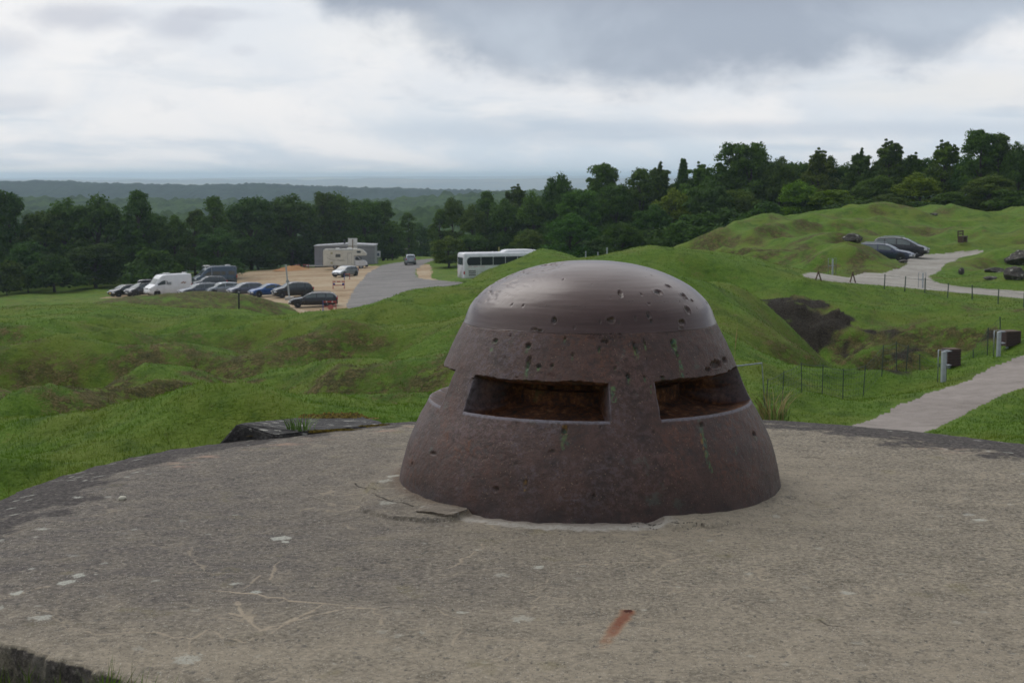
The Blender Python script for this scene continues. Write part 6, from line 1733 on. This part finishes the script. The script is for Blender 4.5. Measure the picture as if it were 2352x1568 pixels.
# ================================================================== far country
def far_hill(name, tops, Y0, depth, zb, mat, n=900, seed=0, lump=(0, 1), rows=26, label=None):
    """a long wooded ridge: tops = [(view x, view y)] skyline"""
    az_ = np.linspace(-40, 40, n); X = np.tan(np.radians(az_)) * Y0
    xv = (np.tan(np.radians(az_)) * FPX * cT + 512) / K
    ty = np.interp(xv, [t[0] for t in tops], [t[1] for t in tops])
    zt = np.array([CAMZ + ray(1176, yy)[1] * Y0 for yy in ty])
    u = np.linspace(-1, 1, rows); prof = np.cos(u * PI / 2) ** 1.1
    XX, U = np.meshgrid(X, u, indexing='ij'); PR = np.tile(prof, (n, 1))
    YY = Y0 + U * depth
    ZZ = zb + (zt[:, None] - zb) * PR + lump[0] * (.6 * fbm(XX / lump[1], YY / lump[1], 3, seed) + .5 * np.abs(perlin(XX / lump[1] * 2.2, YY / lump[1] * 2.2, seed + 3))) * np.clip(PR * 2, 0, 1)
    f = gridfaces(n, rows)[:, ::-1]
    o = link(name, npmesh(name, np.stack([XX, YY, ZZ], -1).reshape(-1, 3), f), mat); return o
def farmat(name, lo, hi, sc, fieldc=None):
    m, g, b = newmat(name); pos = g.geo(); n = g.noise(sc, 6, .7, pos)
    c = g.ramp(n, [(.38, lo), (.62, hi)])
    if fieldc: c = g.mix(g.rng(g.noise(fieldc[1], 2, .5, g.map(pos, (1, .3, 1))), .60, .66), c, fieldc[0])
    g.put(b.inputs['Base Color'], c); b.inputs['Roughness'].default_value = 1; b.inputs['Specular IOR Level'].default_value = 0; return m
M['wood1'] = farmat('wooded_ridge', (.008, .017, .010), (.026, .045, .024), .03)
M['wood2'] = farmat('near_valley_wood', (.018, .035, .010), (.06, .10, .028), .06)
M['far2'] = farmat('distant_land', (.24, .27, .29), (.36, .36, .33), .0015, ((.5, .42, .26), .0011))  # pale brightness of far haze put into the land colour
h1 = far_hill('hills', [(-2500, 412), (0, 419), (120, 417), (240, 423), (450, 427), (600, 424), (760, 431), (1000, 437), (1200, 442), (1600, 446), (5000, 440)], 2600, 800, -110, M['wood1'], 2400, 1, (9, 26), 70)
tag(h1, 'dark blue wooded ridge beyond the left wood', kind='structure')
h2 = far_hill('hills', [(-2500, 440), (0, 458), (400, 462), (700, 470), (900, 462), (1000, 455), (1060, 450), (1300, 440), (5000, 440)], 1300, 420, -100, M['wood2'], 2400, 5, (8, 18), 70)
tag(h2, 'hazy green wooded slope in the valley', kind='structure')
h2b = far_hill('hills', [(-2500, 475), (700, 500), (880, 492), (960, 487), (1000, 482), (1300, 470), (5000, 470)], 760, 260, -85, M['wood2'], 2000, 6, (7, 12), 60)
tag(h2b, 'nearest wooded slope in the gap of the trees', kind='structure')
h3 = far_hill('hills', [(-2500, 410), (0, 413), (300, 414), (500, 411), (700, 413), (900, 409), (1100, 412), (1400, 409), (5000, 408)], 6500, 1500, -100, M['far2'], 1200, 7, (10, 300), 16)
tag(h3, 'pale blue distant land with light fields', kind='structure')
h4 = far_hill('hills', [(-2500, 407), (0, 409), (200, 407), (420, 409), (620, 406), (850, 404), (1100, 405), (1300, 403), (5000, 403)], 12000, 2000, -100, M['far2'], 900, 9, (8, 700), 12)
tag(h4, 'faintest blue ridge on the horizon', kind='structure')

# haze
hz_ = MB().box((0, 0, -47), (29500, 29500, 150)).build('haze', None); 
hm_ = bpy.data.materials.new('air_haze'); hm_.use_nodes = True; nt = hm_.node_tree; nt.nodes.clear()
vo = nt.nodes.new('ShaderNodeVolumePrincipled'); ou = nt.nodes.new('ShaderNodeOutputMaterial'); nt.links.new(vo.outputs[0], ou.inputs['Volume'])
vo.inputs['Color'].default_value = (.68, .84, 1.0, 1); vo.inputs['Density'].default_value = HAZE = .00016; vo.inputs['Anisotropy'].default_value = .62
hz_.data.materials.append(hm_); tag(hz_, 'thin blue haze over the far country', kind='stuff', cat='haze')

# ================================================================== sky, sun, camera
SUN_EL, SUN_AZ = R(48), R(-38)          # from the left, slightly ahead
wd_ = bpy.data.worlds.new('World'); scene.world = wd_; wd_.use_nodes = True
nt = wd_.node_tree; g = G(nt); bg = nt.nodes['Background']
sky = g.n('ShaderNodeTexSky'); sky.sky_type = 'NISHITA'; sky.sun_disc = False; sky.sun_elevation = SUN_EL; sky.sun_rotation = SUN_AZ
sky.air_density = 1.2; sky.dust_density = 2.5
vec = g.coord('Generated')
sx = g.n('ShaderNodeSeparateXYZ'); g.l(vec, sx.inputs[0])
azn = g.math('ARCTAN2', sx.outputs[0], sx.outputs[1]); eln = g.math('ARCSINE', sx.outputs[2])
AZD = g.math('MULTIPLY', azn, 180 / PI); ELD = g.math('MULTIPLY', eln, 180 / PI)
# cloud structure: coordinates on a flat deck, so layers flatten towards the horizon
cmb = g.n('ShaderNodeCombineXYZ'); elp = g.math('POWER', g.math('MAXIMUM', ELD, .0), .75)
g.l(g.math('MULTIPLY', AZD, .125), cmb.inputs[0]); g.l(g.math('MULTIPLY', elp, .42), cmb.inputs[1])
cv = cmb.outputs[0]
w1 = g.noise(1.0, 6, .55, cv, .3); w2 = g.noise(2.6, 6, .6, cv, .2); w3 = g.noise(.45, 3, .5, cv)
cmb2 = g.n('ShaderNodeCombineXYZ'); g.l(g.math('MULTIPLY', AZD, .10), cmb2.inputs[0]); g.l(g.math('MULTIPLY', ELD, .7), cmb2.inputs[1])
st1 = g.noise(1.0, 5, .55, cmb2.outputs[0], .2)
def ell(caz, cel, raz, rel, soft=.5, wob=.5):
    dx = g.math('DIVIDE', g.math('SUBTRACT', AZD, caz), raz); dy = g.math('DIVIDE', g.math('SUBTRACT', ELD, cel), rel)
    d = g.math('SQRT', g.math('ADD', g.math('MULTIPLY', dx, dx), g.math('MULTIPLY', dy, dy)))
    d = g.math('ADD', d, g.math('MULTIPLY', g.math('SUBTRACT', w2, .5), wob * 2))
    return g.rng(d, 1 + soft * .5, 1 - soft)
def azel(x, y): return (math.degrees(math.atan(ray(x, y)[0])), math.degrees(math.atan(ray(x, y)[1])))
white = (7.7, 7.9, 8.3); base_c = g.mix(g.rng(ELD, 0, 3.6), (6.2, 7.1, 8.0), (7.4, 7.75, 8.3))
c = g.mix(g.rng(w1, .40, .62), base_c, (8.6, 8.6, 8.75))
c = g.mix(g.math('MULTIPLY', g.rng(st1, .50, .64), g.rng(ELD, 5.0, 2.2, .0, .55)), c, (4.9, 5.9, 7.0))
c = g.mix(g.math('MULTIPLY', g.rng(w2, .54, .68), g.rng(ELD, 1, 3, 0, .35)), c, (5.9, 6.3, 7.0))
# horizon band clear sky shows through
c = g.mix(g.math('MULTIPLY', g.rng(ELD, 2.2, .2), .28), c, g.n('ShaderNodeMix', data_type='RGBA').outputs[2]) if 0 else c
# dark deck upper right; its lower rim traced
rim = g.n('ShaderNodeFloatCurve'); pts = [(-45, 6.9), (-10, 7.2), (azel(700, 0)[0], 6.6), (azel(780, 40)[0], azel(0, 45)[1]), (azel(900, 75)[0], azel(0, 58)[1]), (azel(1010, 140)[0], azel(985, 132)[1]), (azel(1250, 178)[0], azel(1250, 178)[1]), (azel(1500, 196)[0], azel(1500, 196)[1]), (azel(1750, 188)[0], azel(1750, 184)[1]),
     (azel(1900, 158)[0], azel(1900, 158)[1]), (azel(2000, 120)[0], azel(2000, 132)[1]), (azel(2120, 150)[0], azel(2120, 150)[1]), (azel(2230, 125)[0], azel(2230, 125)[1]), (azel(2300, 75)[0], azel(2300, 80)[1]), (azel(2400, 60)[0], azel(2400, 60)[1]), (45, 6.6)]
cur = rim.mapping.curves[0]
while len(cur.points) < len(pts): cur.points.new(.5, .5)
for p_, (a_, e_) in zip(cur.points, pts): p_.location = ((a_ + 45) / 90, e_ / 10); p_.handle_type = 'AUTO_CLAMPED'
rim.mapping.update(); g.l(g.rng(AZD, -45, 45, 0, 1, False), rim.inputs['Value'])
rimel = g.math('MULTIPLY_ADD', rim.outputs[0], 10, -.2)
dd_ = g.math('ADD', g.math('SUBTRACT', ELD, rimel), g.math('ADD', g.math('MULTIPLY', g.math('SUBTRACT', w2, .5), 2.4), g.math('MULTIPLY', g.math('SUBTRACT', w1, .5), 1.2)))
dk_ = g.math('MULTIPLY', g.rng(dd_, -.6, .95), g.rng(ELD, 25, 14))
dcol = g.mix(g.rng(w1, .38, .66), (3.3, 3.85, 4.8), (4.6, 5.25, 6.2))
dcol = g.mix(g.rng(ELD, 5.4, 7.2, 0, .7), dcol, (2.6, 2.95, 3.8))
c = g.mix(g.math('MULTIPLY', dk_, .93), c, dcol)
for (x, y, rx_, ry_, st_) in [(185, 52, 2.2, .55, .8), (410, 70, 1.5, .62, .75), (500, 40, 1.8, .25, .5), (15, 110, 1.2, .5, .45), (555, 120, .5, .2, .3), (20, 245, 1.8, .4, .35)]:
    a_, e_ = azel(x, y); c = g.mix(g.math('MULTIPLY', ell(a_, e_, rx_, ry_, .75, .9), st_ * .75), c, (4.5, 4.85, 5.8))
a_, e_ = azel(1250, 300); c = g.mix(g.math('MULTIPLY', ell(a_, e_, 7, .55, .8, .5), .55), c, (4.7, 5.6, 6.7))
a_, e_ = azel(1900, 300); c = g.mix(g.math('MULTIPLY', ell(a_, e_, 9, .35, .8, .4), .5), c, (4.9, 5.7, 6.8))
a_, e_ = azel(2250, 215); c = g.mix(g.math('MULTIPLY', ell(a_, e_, 5, .7, .8, .8), .75), c, (8.1, 8.1, 8.1))
a_, e_ = azel(850, 90); c = g.mix(g.math('MULTIPLY', ell(a_, e_, 3.2, .9, .9, .9), .6), c, (8.6, 8.6, 8.6))
# unseen overhead sky shaped: bright ahead left, dimmed behind to darken the dome front
side_ = g.rng(g.math('ADD', g.math('MULTIPLY', sx.outputs[0], -.55), g.math('MULTIPLY', sx.outputs[1], .75)), -.65, .55)
over = g.mix(g.rng(w3, .4, .6), g.mix(side_, (2.6, 2.9, 3.5), (9.0, 9.2, 9.6)), g.mix(side_, (3.8, 4.1, 4.6), (12.5, 12.5, 12.6)))
c = g.mix(g.rng(ELD, 9, 22), c, over)
c = g.mix(.06, c, sky.outputs[0])
g.l(c, bg.inputs['Color']); bg.inputs['Strength'].default_value = .10

sd = bpy.data.lights.new('sun', 'SUN'); sd.energy = .7; sd.angle = R(38); sd.color = (1, .97, .93)
so_ = bpy.data.objects.new('sun', sd); COL.objects.link(so_)
dirv = Vector((math.sin(SUN_AZ) * math.cos(SUN_EL), math.cos(SUN_AZ) * math.cos(SUN_EL), math.sin(SUN_EL)))
so_.rotation_euler = dirv.to_track_quat('Z', 'Y').to_euler()

cd = bpy.data.cameras.new('camera'); co_ = bpy.data.objects.new('camera', cd); COL.objects.link(co_)
cd.sensor_width = 23.5; cd.lens = 35; cd.clip_start = .05; cd.clip_end = 60000
co_.location = (0, 0, CAMZ); co_.rotation_euler = (PI / 2 - TH, 0, 0)
cd.dof.use_dof = True; cd.dof.focus_distance = 7.0; cd.dof.aperture_fstop = 7.1
scene.camera = co_
scene.view_settings.view_transform = 'Standard'; scene.view_settings.look = 'None'; scene.view_settings.exposure = .10; scene.view_settings.gamma = 1
scene.render.engine = 'CYCLES'
scene.cycles.volume_bounces = 2; scene.cycles.max_bounces = 6; scene.cycles.diffuse_bounces = 3; scene.cycles.transparent_max_bounces = 8
scene.render.resolution_x = 1024; scene.render.resolution_y = 682
